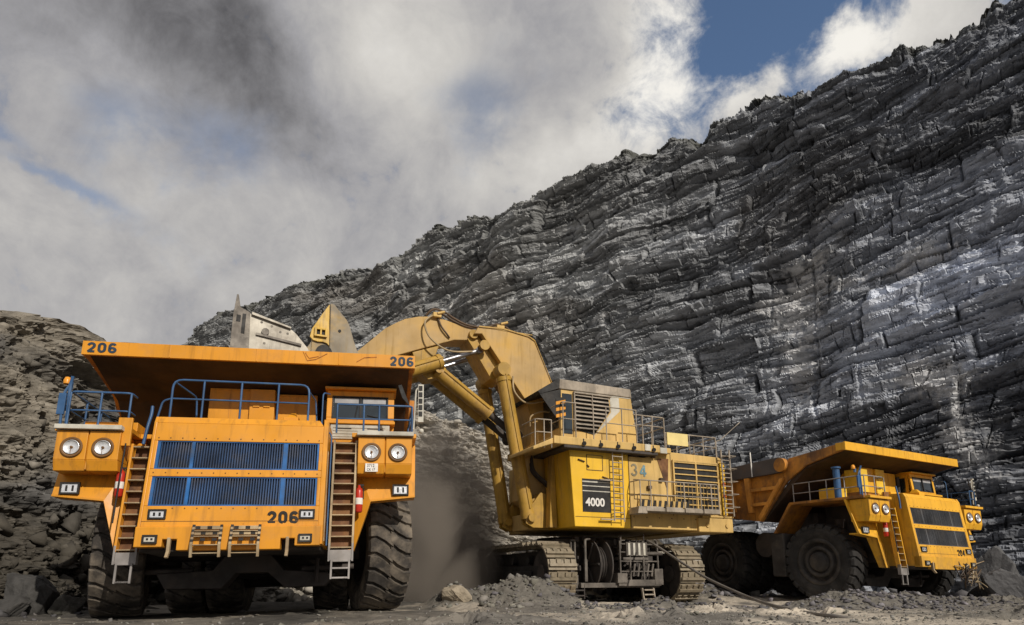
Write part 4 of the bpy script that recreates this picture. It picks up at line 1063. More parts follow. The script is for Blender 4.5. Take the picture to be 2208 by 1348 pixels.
    if num == '204':
        b = MB(); b.box(-2.9, -2.2, 2.4, 3.2, 3.96, 4.5); b.box(-2.0, -1.5, 1.9, 2.6, 4.2, 5.3); b.build('yellow_housing', MT['boxyellow'], t, .02)
        b = MB(); rn = random.Random(3)
        for _ in range(46):
            b.cur = _ % 3; c = Vector((rn.uniform(.35, 1.65), -.14 + rn.uniform(-.1, .06), rn.uniform(.80, 1.55))); d_ = Vector((rn.gauss(0, 1), rn.gauss(0, .3), rn.gauss(0, .5))).normalized() * rn.uniform(.15, .4)
            b.tube(c - d_, c + d_, rn.uniform(.012, .03), 5)
        b.build('tangled_step', [MT['under'], MT['hose'], MT['step']], t)
        MB().tube((-3.92, 5.75, 5.24), (-3.96, 5.75, 6.35), .03, 6).build('marker_pole', MT['white'], t)
    # ---------- wheels
    def wheel(x, y, steer_, flip):
        o = rim_proto; r_ = None
        w_ = copy_part(RIMS[RUB], t); w_.location = (x, y, 1.53); w_.rotation_euler = (random.uniform(0, .2), 0, steer_ + (math.pi if flip else 0))
        w_.name = 'wheel'
        return w_
    wheel(-FW_X, FW_Y, steer, False); wheel(FW_X, FW_Y, steer, True)
    for xx, fl in ((-2.68, False), (-1.56, False), (1.56, True), (2.68, True)): wheel(xx, RW_Y, 0, fl)
    return t
rim_proto = None
RIMS = {}
protos = []
for key in ('rubber', 'rubber_dark'):
    r_ = rim_mb.build('wheel', MT['rim'])
    ty_ = tyre_mb.build('tyre', MT[key], r_, .012)
    RIMS[key] = r_; protos += [ty_, r_]
truck_near = haul_truck(T1_LOC, T1_ROT, '206', 'large orange dump truck numbered 206, facing the camera with the loading bucket above its bed', 'mining dump trucks', 'orange', 'orange_dirty', 'rubber', R(13), True)
truck_far = haul_truck(T2_LOC, T2_ROT, '204', 'yellow dump truck numbered 204, smaller in view, parked beside the cliff right of the excavator', 'mining dump trucks', 'yellow', 'yellow_dirty', 'rubber_dark', R(7), False)
for o in protos: bpy.data.objects.remove(o)

def extinguisher(lx, ly, lz, label, loc, rot):
    b = MB()
    b.lathe([(0, -.30), (.06, -.30), (.085, -.27), (.085, .18), (.06, .25), (.03, .27), (.03, .32), (0, .32)], (0, 0, 0), 2, 16)
    b.cur = 1; b.lathe([(.087, -.12), (.088, -.115), (.088, .02), (.087, .025)], (0, 0, 0), 2, 16)
    b.cur = 2; b.box(-.02, .10, -.02, .02, .30, .34); b.path([(.02, 0, .31), (.10, -.02, .25), (.10, -.02, .0)], .012, 5)
    o = b.build('fire_extinguisher', [MT['red'], MT['white'], MT['black']])
    o.location = W(loc, rot, (lx, ly, lz)); o.rotation_euler = rot
    return tag(o, label, 'fire extinguisher')
extinguisher(2.50, .78, 2.45, 'red fire extinguisher with a white band beside the right ladder of truck 206', T1_LOC, T1_ROT)
extinguisher(-2.44, .78, 2.78, 'red fire extinguisher behind the left ladder of truck 206', T1_LOC, T1_ROT)
extinguisher(-2.42, .78, 2.78, 'dark red fire extinguisher beside the ladder of truck 204', T2_LOC, T2_ROT)

# ================================================================ EXCAVATOR (x: towards the tail, y: away from camera, z: up)
def excavator():
    t = thing('mining_excavator', 'yellow hydraulic face shovel on crawler tracks loading the nearest truck', 'excavator', EX_LOC, (0, 0, EX_YAW))
    # ---------- undercarriage, turned against the upper works
    dx, dy = 3.02 - EX_LOC[0], 30.05 - EX_LOC[1]
    c, s = math.cos(-EX_YAW), math.sin(-EX_YAW)
    U_ = Matrix.Translation((c * dx - s * dy, s * dx + c * dy, 0)) @ Matrix.Rotation(R(23) - EX_YAW, 4, 'Z')   # here x: across the tracks, y: away from camera along them
    GA, HL, RR, SW = 2.98, 4.3, 1.12, .60
    def oval(n_):
        L_ = 2 * HL - 2 * RR - .2
        per = 2 * L_ + 2 * math.pi * RR; out = []
        for k in range(n_):
            d = per * k / n_
            y1 = HL - RR
            if d < L_: out.append((-L_ / 2 + d, 2 * RR, 0.))
            elif d < L_ + math.pi * RR:
                a = (d - L_) / RR; out.append((L_ / 2 + RR * math.sin(a), RR + RR * math.cos(a), -a))
            elif d < 2 * L_ + math.pi * RR: out.append((L_ / 2 - (d - L_ - math.pi * RR), 0., -math.pi))
            else:
                a = (d - 2 * L_ - math.pi * RR) / RR; out.append((-L_ / 2 - RR * math.sin(a), RR - RR * math.cos(a), -math.pi - a))
        return out, per / n_
    for sx in (-1, 1):
        b = MB(U_)
        ov, pit = oval(40)
        for y, z, a in ov:
            ca, sa = math.cos(a), math.sin(a)
            def P(u, h, x): return (sx * GA + x, y + u * ca - h * sa, z + .06 + u * sa + h * ca)
            def blk(u0, u1, h0, h1, x0, x1):
                b.hexa([P(u0, h0, x0), P(u1, h0, x0), P(u1, h0, x1), P(u0, h0, x1), P(u0, h1, x0), P(u1, h1, x0), P(u1, h1, x1), P(u0, h1, x1)])
            blk(-pit * .42, pit * .42, -.06, .0, -SW, SW)
            blk(-pit * .18, pit * .04, .0, .095, -SW * .96, SW * .96)
            for x in (-.44, -.16, .16, .44): blk(pit * .06, pit * .40, .0, .06, x - .085, x + .085)
            blk(-pit * .45, pit * .45, -.17, -.06, -.22, .22)
        tr = b.build('crawler_track', MT['track'], t)
        b = MB(U_)
        b.box(sx * GA - .33, sx * GA + .33, -HL + 1.3, HL - 1.3, .55, 1.45); b.box(sx * GA - .42, sx * GA + .42, -2.2, 2.2, .75, 1.25); b.box(sx * GA - .08, sx * GA + .08, -HL + .9, HL - .9, .30, 2.02)
        for k in range(7): b.tube((sx * GA - .36, -2.7 + k * .9, .42), (sx * GA + .36, -2.7 + k * .9, .42), .29, 16)
        for k in range(3): b.tube((sx * GA - .3, -1.6 + k * 1.6, 1.68), (sx * GA + .3, -1.6 + k * 1.6, 1.68), .16, 12)
        b.build('track_frame', MT['black'], tr, .02)
        for yy in (-HL + RR + .1, HL - RR - .1):
            b = MB(U_); b.tube((sx * GA - .30, yy, 1.16), (sx * GA + .30, yy, 1.16), .92, 24); b.tube((sx * GA - .40, yy, 1.16), (sx * GA + .40, yy, 1.16), .34, 16)
            b.build('idler_wheel', MT['under'], tr, .02)
    b = MB(U_)
    b.box(-2.5, 2.5, -1.6, 1.6, 1.0, 2.0); b.tube((0, 0, 2.0), (0, 0, 2.7), 1.9, 32)
    for sx in (-1, 1): b.prism([(sx * 1.0, .8), (sx * 2.5, .55), (sx * 2.5, 1.5), (sx * 1.0, 1.9)], 1, -1.9, 1.9)
    b.build('undercarriage_frame', MT['under'], t, .03)
    # cable reel with its cage at the near end between the tracks
    U0_ = U_; U_ = U_ @ Matrix.Translation((0, -.3, 0)); b = MB(U_)
    b.lathe([(1.02, -.30), (1.02, -.24), (.62, -.22), (.62, .22), (1.02, .24), (1.02, .30), (.98, .30), (.0, .26)], (-.85, -2.55, 1.52), 0, 36); b.lathe([(.0, -.28), (1.02, -.30)], (-.85, -2.55, 1.52), 0, 36)
    for k in range(9): b.lathe([(.70 + .028 * (k % 2), -.20 + k * .048), (.74, -.18 + k * .048)], (-.85, -2.55, 1.52), 0, 30)
    for k in range(6):
        a = k * math.pi / 3; b.tube((-1.17, -2.55, 1.52), (-1.17, -2.55 + .95 * math.cos(a), 1.52 + .95 * math.sin(a)), .05, 6)
    b.build('cable_reel', MT['under'], t, .01)
    b = MB(U_)
    b.box(-1.9, 1.75, -3.30, -2.0, .62, .80); b.box(-.25, 1.75, -3.42, -3.30, .68, .92)
    for xx in (-.15, .32, .95, 1.65): b.box(xx, xx + .06, -3.38, -3.28, .9, 2.45)
    for zz in (1.22, 1.62, 1.98, 2.30): b.box(-.15, 1.74, -3.36, -3.31, zz, zz + .05)
    b.box(.0, 1.2, -3.40, -2.5, 1.70, 1.80); b.box(.15, 1.15, -3.42, -2.7, 1.85, 2.40)
    for k in range(4): b.cur = 1; b.box(.22 + k * .24, .32 + k * .24, -3.45, -3.42, 1.88, 2.36)
    b.cur = 0
    b.box(-.32, .12, -3.46, -3.0, .80, 1.18); b.box(1.45, 1.85, -3.44, -3.0, .72, 1.35)
    b.tube((1.0, -3.35, 1.95), (1.9, -3.35, 1.95), .07, 8)
    for k in range(5): b.tube((.5 + k * .22, -3.3, 1.05), (.6 + k * .22, -3.3, 1.55), .05, 6)
    b.rail([(-2.15, -3.0, .9), (-2.15, -3.0, 2.45), (-1.98, -3.0, 2.45), (-1.98, -3.0, 1.6)], .045); b.rail([(-1.62, -3.2, .9), (-1.62, -3.2, 2.48), (-1.40, -3.2, 2.5)], .055)
    b.box(-1.68, -1.56, -3.25, -3.15, .85, 1.7); b.box(-2.2, -1.9, -3.1, -2.6, .6, 1.1)
    rn = random.Random(8)
    for _ in range(70):
        p = Vector((rn.uniform(-.2, 1.7), rn.uniform(-3.40, -2.6), rn.uniform(.85, 2.45))); q = p + random.choice((Vector((.45, 0, 0)), Vector((0, .2, -.35)), Vector((.25, .1, .15)), Vector((0, -.02, .5)))) * rn.uniform(.4, 1)
        b.cur = rn.choice((0, 2, 2)); b.tube(p, q, rn.uniform(.015, .05), 6)
    for _ in range(60):
        b.cur = 2; p = Vector((rn.uniform(-2.2, 2.0), rn.uniform(-2.9, -2.0), rn.uniform(.7, 2.5))); q_ = Vector((rn.uniform(.05, .3), rn.uniform(.05, .2), rn.uniform(.05, .25)))
        b.box(p.x, p.x + q_.x, p.y, p.y + q_.y, p.z, p.z + q_.z)
    b.box(-2.3, 2.3, -1.95, -1.6, .62, 2.55)
    b.build('reel_cage', [MT['cage'], MT['pale'], MT['under']], t, .012)
    b = MB(U_)
    for xx in (.75, 1.28): b.prism([(-3.52, .60), (-3.62, -.02 + .1), (-3.52, .08), (-3.40, .60)], 0, xx, xx + .05)
    for zz in (.14, .32, .50): b.box(.80, 1.28, -3.62, -3.40, zz, zz + .05)
    b.build('access_step', MT['exc_grey'], t, .006)
    b = MB(U_)
    for zz in (.30, .50): b.box(-2.35, -1.75, -3.3, -2.9, zz, zz + .05)
    for xx in (-2.37, -1.77): b.box(xx, xx + .04, -3.3, -2.9, .2, .75)
    b.build('access_step', MT['under'], t, .006)
    # ---------- house
    b = MB()
    b.prism([(-1.78, 2.92), (.78, 2.92), (.78, 6.0), (-1.97, 6.0)], 1, -3.2, -.95)
    h1 = b.build('front_housing', MT['exc_bright'], t, .03)
    b = MB()
    b.prism([(.80, 2.92), (5.85, 2.92), (5.85, 3.45), (5.72, 3.5), (5.74, 6.05), (5.55, 6.14), (2.95, 6.18), (2.55, 6.12), (1.6, 5.85), (.80, 5.85)], 1, -3.19, 3.2)
    b.box(-1.75, .80, .95, 3.2, 2.93, 6.0); b.box(-2.6, .8, -.93, .93, 2.93, 3.6)
    h2 = b.build('engine_housing', MT['exc_dust'], t, .03)
    b = MB(); b.box(4.1, 5.95, -3.32, 3.3, 2.86, 3.46); b.box(4.3, 5.98, -3.36, 3.34, 3.462, 3.56)
    for xx in (4.55, 5.6): b.tube((xx, -3.32, 3.15), (xx, -3.37, 3.15), .09, 12)
    b.build('counterweight', MT['exc_dust'], t, .04)
    b = MB()
    b.box(-1.42, -.14, -3.215, -3.20, 3.50, 4.80)
    p = b.build('model_panel', MT['black'], h1)
    b = MB()
    for z, h in ((4.66, .05), (4.50, .035), (4.30, .035)): b.box(-1.42, -.14, -3.222, -3.215, z, z + h)
    b.build('panel_stripe', MT['pale'], h1)
    text('4000', 'model_number', .44, (-1.30, -3.222, 3.72), MT['white'], h1, .03, .006, .98)
    stencil('3', 'unit_number', .56, (.88, -3.20, 5.02), MT['digit_grey'], h2, .14, 1.)
    stencil('4', 'unit_number', .56, (1.30, -3.20, 5.00), MT['digit_blue'], h2, .15, 1.)
    b = MB(); b.box(.785, .80, -3.21, -3.19, 2.95, 5.98); b.box(-1.75, .8, -3.215, -3.20, 3.30, 3.315); b.build('panel_seam', MT['hose'], h2)
    b = MB(); b.prism([(2.22, 5.84), (2.80, 5.88), (2.74, 5.2), (2.68, 4.5)], 1, -3.21, -3.19); b.build('intake_opening', MT['recess_shade'], h2)
    b = MB(); b.prism([(.85, 5.86), (1.2, 5.86), (2.0, 6.10), (1.7, 6.10)], 1, -3.30, -3.195)
    b.build('awning', MT['hose'], h2, .01)
    for x, z in ((1.98, 5.93), (2.35, 4.98), (1.72, 4.62)): MB().box(x - .09, x + .09, -3.34, -3.2, z - .08, z + .05).build('bracket', MT['hose'], h2, .01)
    for x, z, d in ((-1.6, 5.55, .3), (-1.2, 5.35, .1), (-.5, 4.92, .3)): MB().tube((x, -3.24, z), (x + d, -3.24, z - .08), .025, 6).build('handle', MT['hose'], h1)
    # radiator louvres
    b = MB(); b.cur = 1; b.box(3.02, 5.38, -3.215, -3.195, 3.62, 5.80); b.cur = 0
    for k in range(9): z = 3.70 + k * .255; b.box(3.0, 5.40, -3.27, -3.215, z, z + .05)
    for x in (3.0, 4.18, 5.36): b.box(x - .035, x + .035, -3.285, -3.215, 3.60, 5.84)
    b.box(2.97, 5.42, -3.28, -3.215, 5.80, 5.86)
    for k in range(12): b.tube((3.1 + k * .2, -3.275, 3.62), (3.1 + k * .2, -3.275, 4.9), .012, 5)
    b.build('louvre_grille', [MT['exc_dust'], MT['black']], h2, .006)
    # side ladder
    def ladder(x0, x1, y, z0, z1, n_, mt_, par, r=.025):
        b = MB()
        for x in (x0, x1): b.tube((x, y, z0), (x, y, z1), r, 8)
        for k in range(n_): z = z0 + .1 + (z1 - z0 - .2) * k / (n_ - 1); b.tube((x0, y, z), (x1, y, z), r * .8, 6)
        for z in (z0 + .3, (z0 + z1) / 2 + .1, z1 - .4):
            for x in (x0, x1): b.tube((x, y, z), (x, y + .22, z), r * .8, 6)
        for k in range(2): b.box(x0 - .6, x0, y + .02, y + .10, z0 + .05 + k * 1.55, z0 + .10 + k * 1.55)
        return b.build('ladder', mt_, par)
    ladder(-.10, .36, -3.40, 3.15, 6.35, 13, MT['exc_grey'], t)
    b = MB()
    for x in (5.46, 5.92): b.tube((x, -3.45, 3.55), (x, -3.45, 6.45), .035, 8)
    for k in range(14): b.tube((5.46, -3.45, 3.7 + k * .19), (5.92, -3.45, 3.7 + k * .19), .022, 6)
    for k in range(5): b.rail([(5.46, -3.45, 3.9 + k * .55), (5.46, -3.9, 3.9 + k * .55), (5.92, -3.9, 3.9 + k * .55), (5.92, -3.45, 3.9 + k * .55)], .016)
    b.build('ladder', MT['exc_grey'], t)
    b = MB(); b.box(5.50, 5.74, -3.30, -3.20, 3.56, 5.9); b.build('corner_post', MT['exc_bright'], t, .03)
    # walkway along the side
    b = MB(); b.box(.75, 4.75, -3.95, -3.2, 3.56, 3.70)
    for k in range(4): b.box(1.0 + k * .95, 1.82 + k * .95, -4.02, -3.95, 3.55, 3.74)
    b.hexa([(.60, -4.0, 3.45), (1.05, -4.0, 3.45), (1.05, -3.3, 3.45), (.60, -3.3, 3.45), (.66, -4.0, 3.72), (1.02, -4.0, 3.72), (1.02, -3.3, 3.72), (.66, -3.3, 3.72)])
    b.build('side_walkway', MT['exc_grey'], t, .02)
    b = MB()
    for k in range(18):
        b.cur = k % 2; x = 1.1 + k * .14
        b.prism([(x, 3.76), (x + .14, 3.76), (x + .20, 4.08), (x + .06, 4.08)], 1, -3.30, -3.27)
    b.build('shadow_striped_kickplate', [MT['exc_dust'], MT['black']], t)  # kickplate along the walkway; its slanted shadows are painted as black stripes
    def handrail(pts_, zs, zb, posts, mt_='exc_grey', r=.026):
        b = MB()
        for i, z in enumerate(zs): b.rail([(x, y, z) for x, y in pts_], r if i == 0 else r * .8)
        for x, y in posts: b.tube((x, y, zb), (x, y, zs[0]), r * .95, 7)
        b.build('handrail', MT[mt_], t)
    handrail([(.80, -3.25), (.80, -3.92), (4.72, -3.92), (4.72, -3.25)], (4.78, 4.22), 3.7, [(.80, -3.92), (1.3, -3.92), (2.1, -3.92), (2.95, -3.92), (3.8, -3.92), (4.35, -3.92), (4.72, -3.92)])
    # ---------- cab deck and cab
    b = MB(); b.box(-2.85, 2.10, -3.62, 0.9, 6.02, 6.33); b.prism([(-3.7, 5.72), (-2.85, 6.02), (-2.85, 6.25), (-3.7, 5.85)], 1, -3.55, -1.2)
    b.box(2.05, 2.75, -3.5, -2.3, 6.05, 6.28)
    b.build('cab_deck', MT['exc_dust'], t, .03)
    b = MB(); b.box(-2.4, 2.0, -3.60, .8, 5.90, 6.018); b.build('deck_beam', MT['under'], t, .02)
    for x in (-1.55, -.78, .02, .78, 1.75):
        b = MB(); b.tube((x, -3.70, 6.10), (x, -3.55, 6.14), .085, 12, .06); b.box(x - .02, x + .02, -3.64, -3.58, 6.14, 6.30); b.build('work_lamp', MT['black'], t)
    MB().box(1.32, 1.60, -3.66, -3.62, 6.05, 6.32).build('lamp_panel', MT['pale'], t, .01); MB().box(2.15, 2.5, -3.56, -3.5, 6.02, 6.26).build('lamp_panel', MT['pale'], t, .01)
    b = MB()
    b.prism([(-1.86, 6.34), (1.92, 6.34), (1.62, 8.62), (-1.9, 8.62)], 1, -2.38, .2)
    cab = b.build('cab', MT['exc_dust'], t, .03)
    b = MB(); b.prism([(-2.0, 8.62), (1.62, 8.62), (1.58, 9.0), (-1.9, 9.05)], 1, -2.44, .25); b.build('cab_roof', MT['exc_grey'], cab, .03)
    b = MB(); b.prism([(-2.85, 8.28), (-1.95, 8.62), (-1.92, 9.03), (-2.0, 9.03), (-2.95, 8.40)], 1, -2.46, .25); b.prism([(-2.86, 8.28), (-2.15, 7.4), (-1.88, 7.3), (-1.88, 8.60)], 1, -2.45, -2.42); b.build('sun_visor', MT['black'], cab, .01)
    b = MB(); b.box(-1.80, -1.34, -2.40, -2.38, 6.75, 8.45); b.box(-1.90, -1.88, -2.2, .1, 7.0, 8.4); b.build('cab_window', MT['glass'], cab)
    b = MB(); b.cur = 1; b.prism([(-1.25, 6.95), (-.30, 6.80), (.52, 7.9), (.45, 8.50), (-1.25, 8.50)], 1, -2.40, -2.38); b.cur = 0
    for k in range(9):
        z = 6.98 + k * .175; xe = .46 if z > 7.85 else -.25 + (z - 6.85) * .72
        b.hexa([(-1.25, -2.50, z), (xe, -2.50, z), (xe, -2.40, z + .05), (-1.25, -2.40, z + .05), (-1.25, -2.50, z + .02), (xe, -2.50, z + .02), (xe, -2.40, z + .10), (-1.25, -2.40, z + .10)])
    b.box(-1.29, -1.24, -2.51, -2.38, 6.9, 8.55); b.box(-1.29, .55, -2.51, -2.38, 8.50, 8.56); b.box(-.42, -.39, -2.51, -2.40, 7.9, 8.5)
    b.build('louvre_guard', [MT['exc_grey'], MT['black']], cab, .006)
    b = MB(); b.prism([(-.30, 6.76), (.56, 7.86), (.52, 8.55), (.98, 8.55), (1.0, 7.95)], 1, -2.395, -2.38); b.box(-1.1, 1.55, -2.40, -2.38, 8.57, 8.60); b.build('pale_guard_panel', MT['pale'], cab)
    handrail([(-2.42, -2.6), (-2.42, -3.58), (1.02, -3.58)], (7.72, 7.05), 6.33, [(-2.42, -3.58), (-1.86, -3.58), (-1.05, -3.58), (.30, -3.58), (1.0, -3.58), (-.45, -3.58)])
    handrail([(1.05, -3.3), (2.6, -3.3), (2.6, -1.5)], (7.62, 7.2), 6.2, [(1.5, -3.3), (2.0, -3.3), (2.6, -3.3), (2.6, -2.4)])
    handrail([(2.75, -3.05), (5.62, -3.05), (5.62, 2.5)], (7.05, 6.62), 6.14, [(2.85, -3.05), (3.4, -3.05), (4.1, -3.05), (4.85, -3.05), (5.55, -3.05), (5.62, -1.5), (5.62, 0.)])
    b = MB(); b.box(2.88, 3.98, -3.12, -3.08, 6.52, 7.06); b.build('board', MT['board'], t, .006)
    b = MB(); b.box(1.2, 2.0, -1.8, -.8, 6.33, 6.9); b.tube((3.4, -1, 6.1), (3.4, -1, 6.9), .22, 14); b.tube((4.4, .3, 6.1), (4.4, .3, 6.8), .3, 14); b.build('roof_unit', MT['exc_grey'], t, .02)
    MB().rail([(5.72, -2.9, 6.2), (5.72, -2.9, 6.95), (5.95, -2.9, 7.0), (7.2, -2.9, 7.95)], .018, .1).build('antenna', MT['exc_grey'], t)
    b = MB()
    for k in range(6): b.cur = k % 2; b.prism([(-2.62, 7.10 + k * .13), (-2.20, 7.22 + k * .13), (-2.20, 7.35 + k * .13), (-2.62, 7.23 + k * .13)], 1, -3.40, -3.36)
    b.build('hazard_plate', [MT['orange'], MT['black']], t)
    handrail([(-3.55, -2.2), (-3.55, -3.45), (-2.9, -3.5)], (6.95, 6.45), 5.85, [(-3.55, -3.4), (-3.2, -3.47), (-2.9, -3.5)])
    for x0_, x1_, z0_, z1_ in ((1.0, 1.75, 4.1, 4.9), (-1.2, -.45, 5.15, 5.75)):
        b = MB(); y_ = -3.20 if x0_ > 0 else -3.21
        for q_ in ((x0_, x1_, z0_, z0_ + .02), (x0_, x1_, z1_, z1_ + .02), (x0_, x0_ + .02, z0_ + .02, z1_), (x1_ - .02, x1_, z0_ + .02, z1_)): b.box(q_[0], q_[1], y_ - .012, y_ + .02, q_[2], q_[3])
        b.build('hatch_frame', MT['hose'], h2 if x0_ > 0 else h1)
    for x in (2.9, 5.44): MB().box(x, x + .02, -3.203, -3.18, 3.5, 6.1).build('panel_seam', MT['hose'], h2)
    for k in range(8): MB().tube((.95 + k * .62, -3.19, 3.38), (.95 + k * .62, -3.215, 3.38), .022, 6).build('bolt', MT['hose'], h2)
    for z in (4.35, 4.85): MB().box(5.52, 5.70, -3.312, -3.30, z, z + .16).build('reflector', MT['red'], t)
    # ---------- boom
    b = MB()
    b.prism([(-5.15, 11.10), (-4.95, 11.45), (-3.79, 11.52), (-2.60, 11.36), (-2.30, 11.20), (-1.46, 9.32), (-1.25, 7.6), (-1.55, 4.6), (-2.1, 3.85), (-2.7, 4.2), (-2.55, 6.2), (-2.45, 7.4), (-2.67, 8.32), (-4.80, 11.15)], 1, -.85, .85)
    boom = b.build('boom', MT['exc_arm'], t, .03)
    b = MB()
    for x, z in ((-3.95, 9.60), (-4.72, 10.60)):
        b.tube((x, -.95, z), (x, .95, z), .17, 18); b.tube((x, -1.02, z), (x, -.95, z), .22, 18)
    b.prism([(-4.9, 11.2), (-5.35, 10.95), (-4.25, 9.3), (-3.75, 9.2), (-3.55, 9.5)], 1, -.55, .55)
    b.build('boom_bracket', MT['exc_cyl'], boom, .02)
    b = MB(); b.box(-4.9, -2.4, -.87, -.85, 11.44, 11.47); b.prism([(-3.0, 11.40), (-2.8, 11.40), (-2.85, 11.62), (-2.95, 11.62)], 1, -.4, -.3); b.build('lifting_eye', MT['exc_dust'], boom)
    b = MB()
    for (xa_, za_), (xb_, zb_) in (((-4.95, 11.45), (-3.79, 11.52)), ((-3.79, 11.52), (-2.60, 11.36)), ((-2.60, 11.36), (-2.30, 11.20)), ((-2.30, 11.20), (-1.46, 9.32)), ((-4.80, 11.15), (-2.67, 8.32)), ((-2.67, 8.32), (-2.45, 7.4))):
        for y_ in (-.90, .87): b.hexa([(xa_, y_, za_ - .03), (xb_, y_, zb_ - .03), (xb_, y_ + .035, zb_ - .03), (xa_, y_ + .035, za_ - .03), (xa_, y_, za_ + .03), (xb_, y_, zb_ + .03), (xb_, y_ + .035, zb_ + .03), (xa_, y_ + .035, za_ + .03)])
    b.build('edge_flange', MT['exc_cyl'], boom)
    # ---------- stick
    b = MB()
    b.prism([(-10.75, 8.4), (-9.94, 9.74), (-8.88, 10.87), (-8.45, 11.18), (-8.07, 11.42), (-7.5, 11.62), (-7.02, 11.70), (-6.3, 11.66), (-5.62, 11.50), (-4.98, 11.42), (-4.9, 11.1), (-5.3, 10.90), (-5.91, 10.82), (-7.5, 10.15), (-8.30, 9.80), (-9.5, 8.3)], 1, -.50, .50)
    stick = b.build('stick', MT['exc_arm'], t, .03)
    b = MB(); b.prism([(-7.7, 10.05), (-6.55, 10.50), (-6.75, 9.9), (-6.50, 9.55), (-6.45, 9.1), (-7.0, 8.95), (-7.45, 9.3)], 1, -.42, .42); b.tube((-6.62, -.75, 9.35), (-6.62, .75, 9.35), .16, 14); b.tube((-5.1, -.7, 11.15), (-5.1, .7, 11.15), .2, 16)
    b.build('stick_bracket', MT['exc_cyl'], stick, .02)
    # ---------- cylinders
    def cylinder(name, p, q, k, r, rr, mt_):
        rod_ = {'boom_cylinder': 'exc_cyl', 'stick_cylinder': 'under'}.get(name, 'chrome')
        p, q = Vector(p), Vector(q); mth = p.lerp(q, k)
        b = MB(); b.tube(p, mth, r, 20)
        b.tube(mth - (q - p).normalized() * .18, mth, r * 1.12, 20); b.tube(p, p + (q - p).normalized() * .25, r * 1.08, 20)
        off = Vector((0, -r * 1.05, r * .3)); b.tube(p + off + (q - p).normalized() * .3, mth + off, r * .14, 6)
        o = b.build(name, MT[mt_], t, .008)
        b = MB(); b.tube(mth, q, rr, 16); b.tube(q - Vector((0, rr * 1.5, 0)), q + Vector((0, rr * 1.5, 0)), rr * 1.5, 14); b.build('piston_rod', MT[rod_], o)
        return o
    for sy in (-1, 1):
        cylinder('boom_cylinder', (-2.80, sy * 1.18, 3.35), (-3.95, sy * 1.05, 9.55), .95, .29, .2, 'exc_cyl')
        cylinder('stick_cylinder', (-6.62, sy * .36, 9.40), (-3.0, sy * .40, 6.9), .66, .30, .15, 'exc_cyl')
        cylinder('bucket_cylinder', (-9.3, sy * .72, 8.5), (-4.85, sy * .62, 10.45), .62, .30, .10, 'exc_cyl')
    b = MB()
    for sy in (-1, 1):
        y0, y1 = sorted((sy * .95, sy * 1.42)); pf = [(-3.02, 3.12), (-2.7, 2.96), (-1.95, 2.96), (-1.9, 4.3), (-2.35, 4.4), (-2.95, 3.62)]
        b.prism(pf, 1, y0, y0 + .1); b.prism(pf, 1, y1 - .1, y1)
        b.tube((-2.80, sy * 1.18 - .4, 3.35), (-2.80, sy * 1.18 + .4, 3.35), .17, 16)
    b.box(-2.3, -1.9, -.9, 1.2, 2.94, 3.2); b.prism([(-2.2, 2.95), (-1.85, 2.95), (-1.95, 5.9), (-2.05, 5.9)], 1, -1.9, -1.5)
    b.build('boom_foot', MT['exc_cyl'], t, .02)
    # ---------- bucket
    b = MB()
    shell = [(-14.42, 8.0), (-14.42, 10.15), (-14.15, 10.22), (-13.87, 10.05), (-12.55, 9.72), (-12.40, 9.60), (-11.95, 9.1), (-11.6, 8.3), (-12.2, 7.6), (-13.6, 7.4)]
    for y0, y1 in ((-1.85, -1.75), (1.75, 1.85)): b.prism(shell, 1, y0, y1)
    b.prism([(-12.55, 9.72), (-12.40, 9.60), (-11.95, 9.1), (-11.6, 8.3), (-12.2, 7.6), (-13.6, 7.4), (-13.6, 7.5), (-12.25, 7.7), (-11.75, 8.3), (-12.1, 9.0), (-12.6, 9.6)], 1, -1.75, 1.75)
    bucket = b.build('bucket', MT['bucket'], t, .02)
    b = MB()
    for x, z in ((-13.6, 9.85), (-13.25, 9.75), (-12.95, 9.58), (-12.7, 9.56), (-13.45, 9.08)): b.tube((x, -1.855, z), (x, -1.845, z), .045, 10)
    b.prism([(-13.75, 9.42), (-12.2, 9.22), (-12.2, 9.14), (-13.75, 9.34)], 1, -1.92, -1.85); b.tube((-13.45, -1.93, 9.5), (-13.45, -1.85, 9.5), .13, 12)
    b.build('wear_strip', MT['bucket_dark'], bucket)
    b = MB(); b.prism([(-13.95, 10.16), (-12.6, 9.80), (-12.6, 9.73), (-13.95, 10.06)], 1, -1.95, -1.70); b.build('top_flange', MT['bucket'], bucket, .01)
    b = MB(); b.prism([(-14.55, 7.8), (-14.55, 10.05), (-14.40, 10.30), (-14.0, 10.12), (-13.9, 8.0)], 1, -1.93, 1.93); b.cur = 1; b.box(-14.44, -14.30, -1.935, -1.925, 9.72, 9.98); b.box(-14.25, -14.13, -1.935, -1.925, 9.3, 10.05); b.build('bucket_lip', [MT['bucket_dark'], MT['black']], bucket, .02)
    for k in range(6):
        y = -1.78 + k * .71
        b = MB(); b.hexa([(-14.55, y - .13, 9.95), (-14.27, y - .13, 9.95), (-14.27, y + .13, 9.95), (-14.55, y + .13, 9.95), (-14.50, y - .03, 10.84 - .05 * abs(k - 1)), (-14.44, y - .03, 10.84 - .05 * abs(k - 1)), (-14.44, y + .03, 10.84 - .05 * abs(k - 1)), (-14.50, y + .03, 10.84 - .05 * abs(k - 1))]); b.build('tooth', MT['bucket_dark'], bucket, .01)
    b = MB()
    ear = [(-11.85, 8.2), (-11.83, 9.3), (-11.86, 9.95), (-11.50, 10.62), (-11.30, 10.99), (-11.22, 11.05), (-11.10, 11.02), (-10.95, 10.84), (-10.78, 10.66), (-10.62, 10.48), (-10.52, 10.30), (-10.44, 10.08), (-10.32, 9.7), (-10.20, 9.40), (-10.08, 9.15), (-9.9, 8.2)]
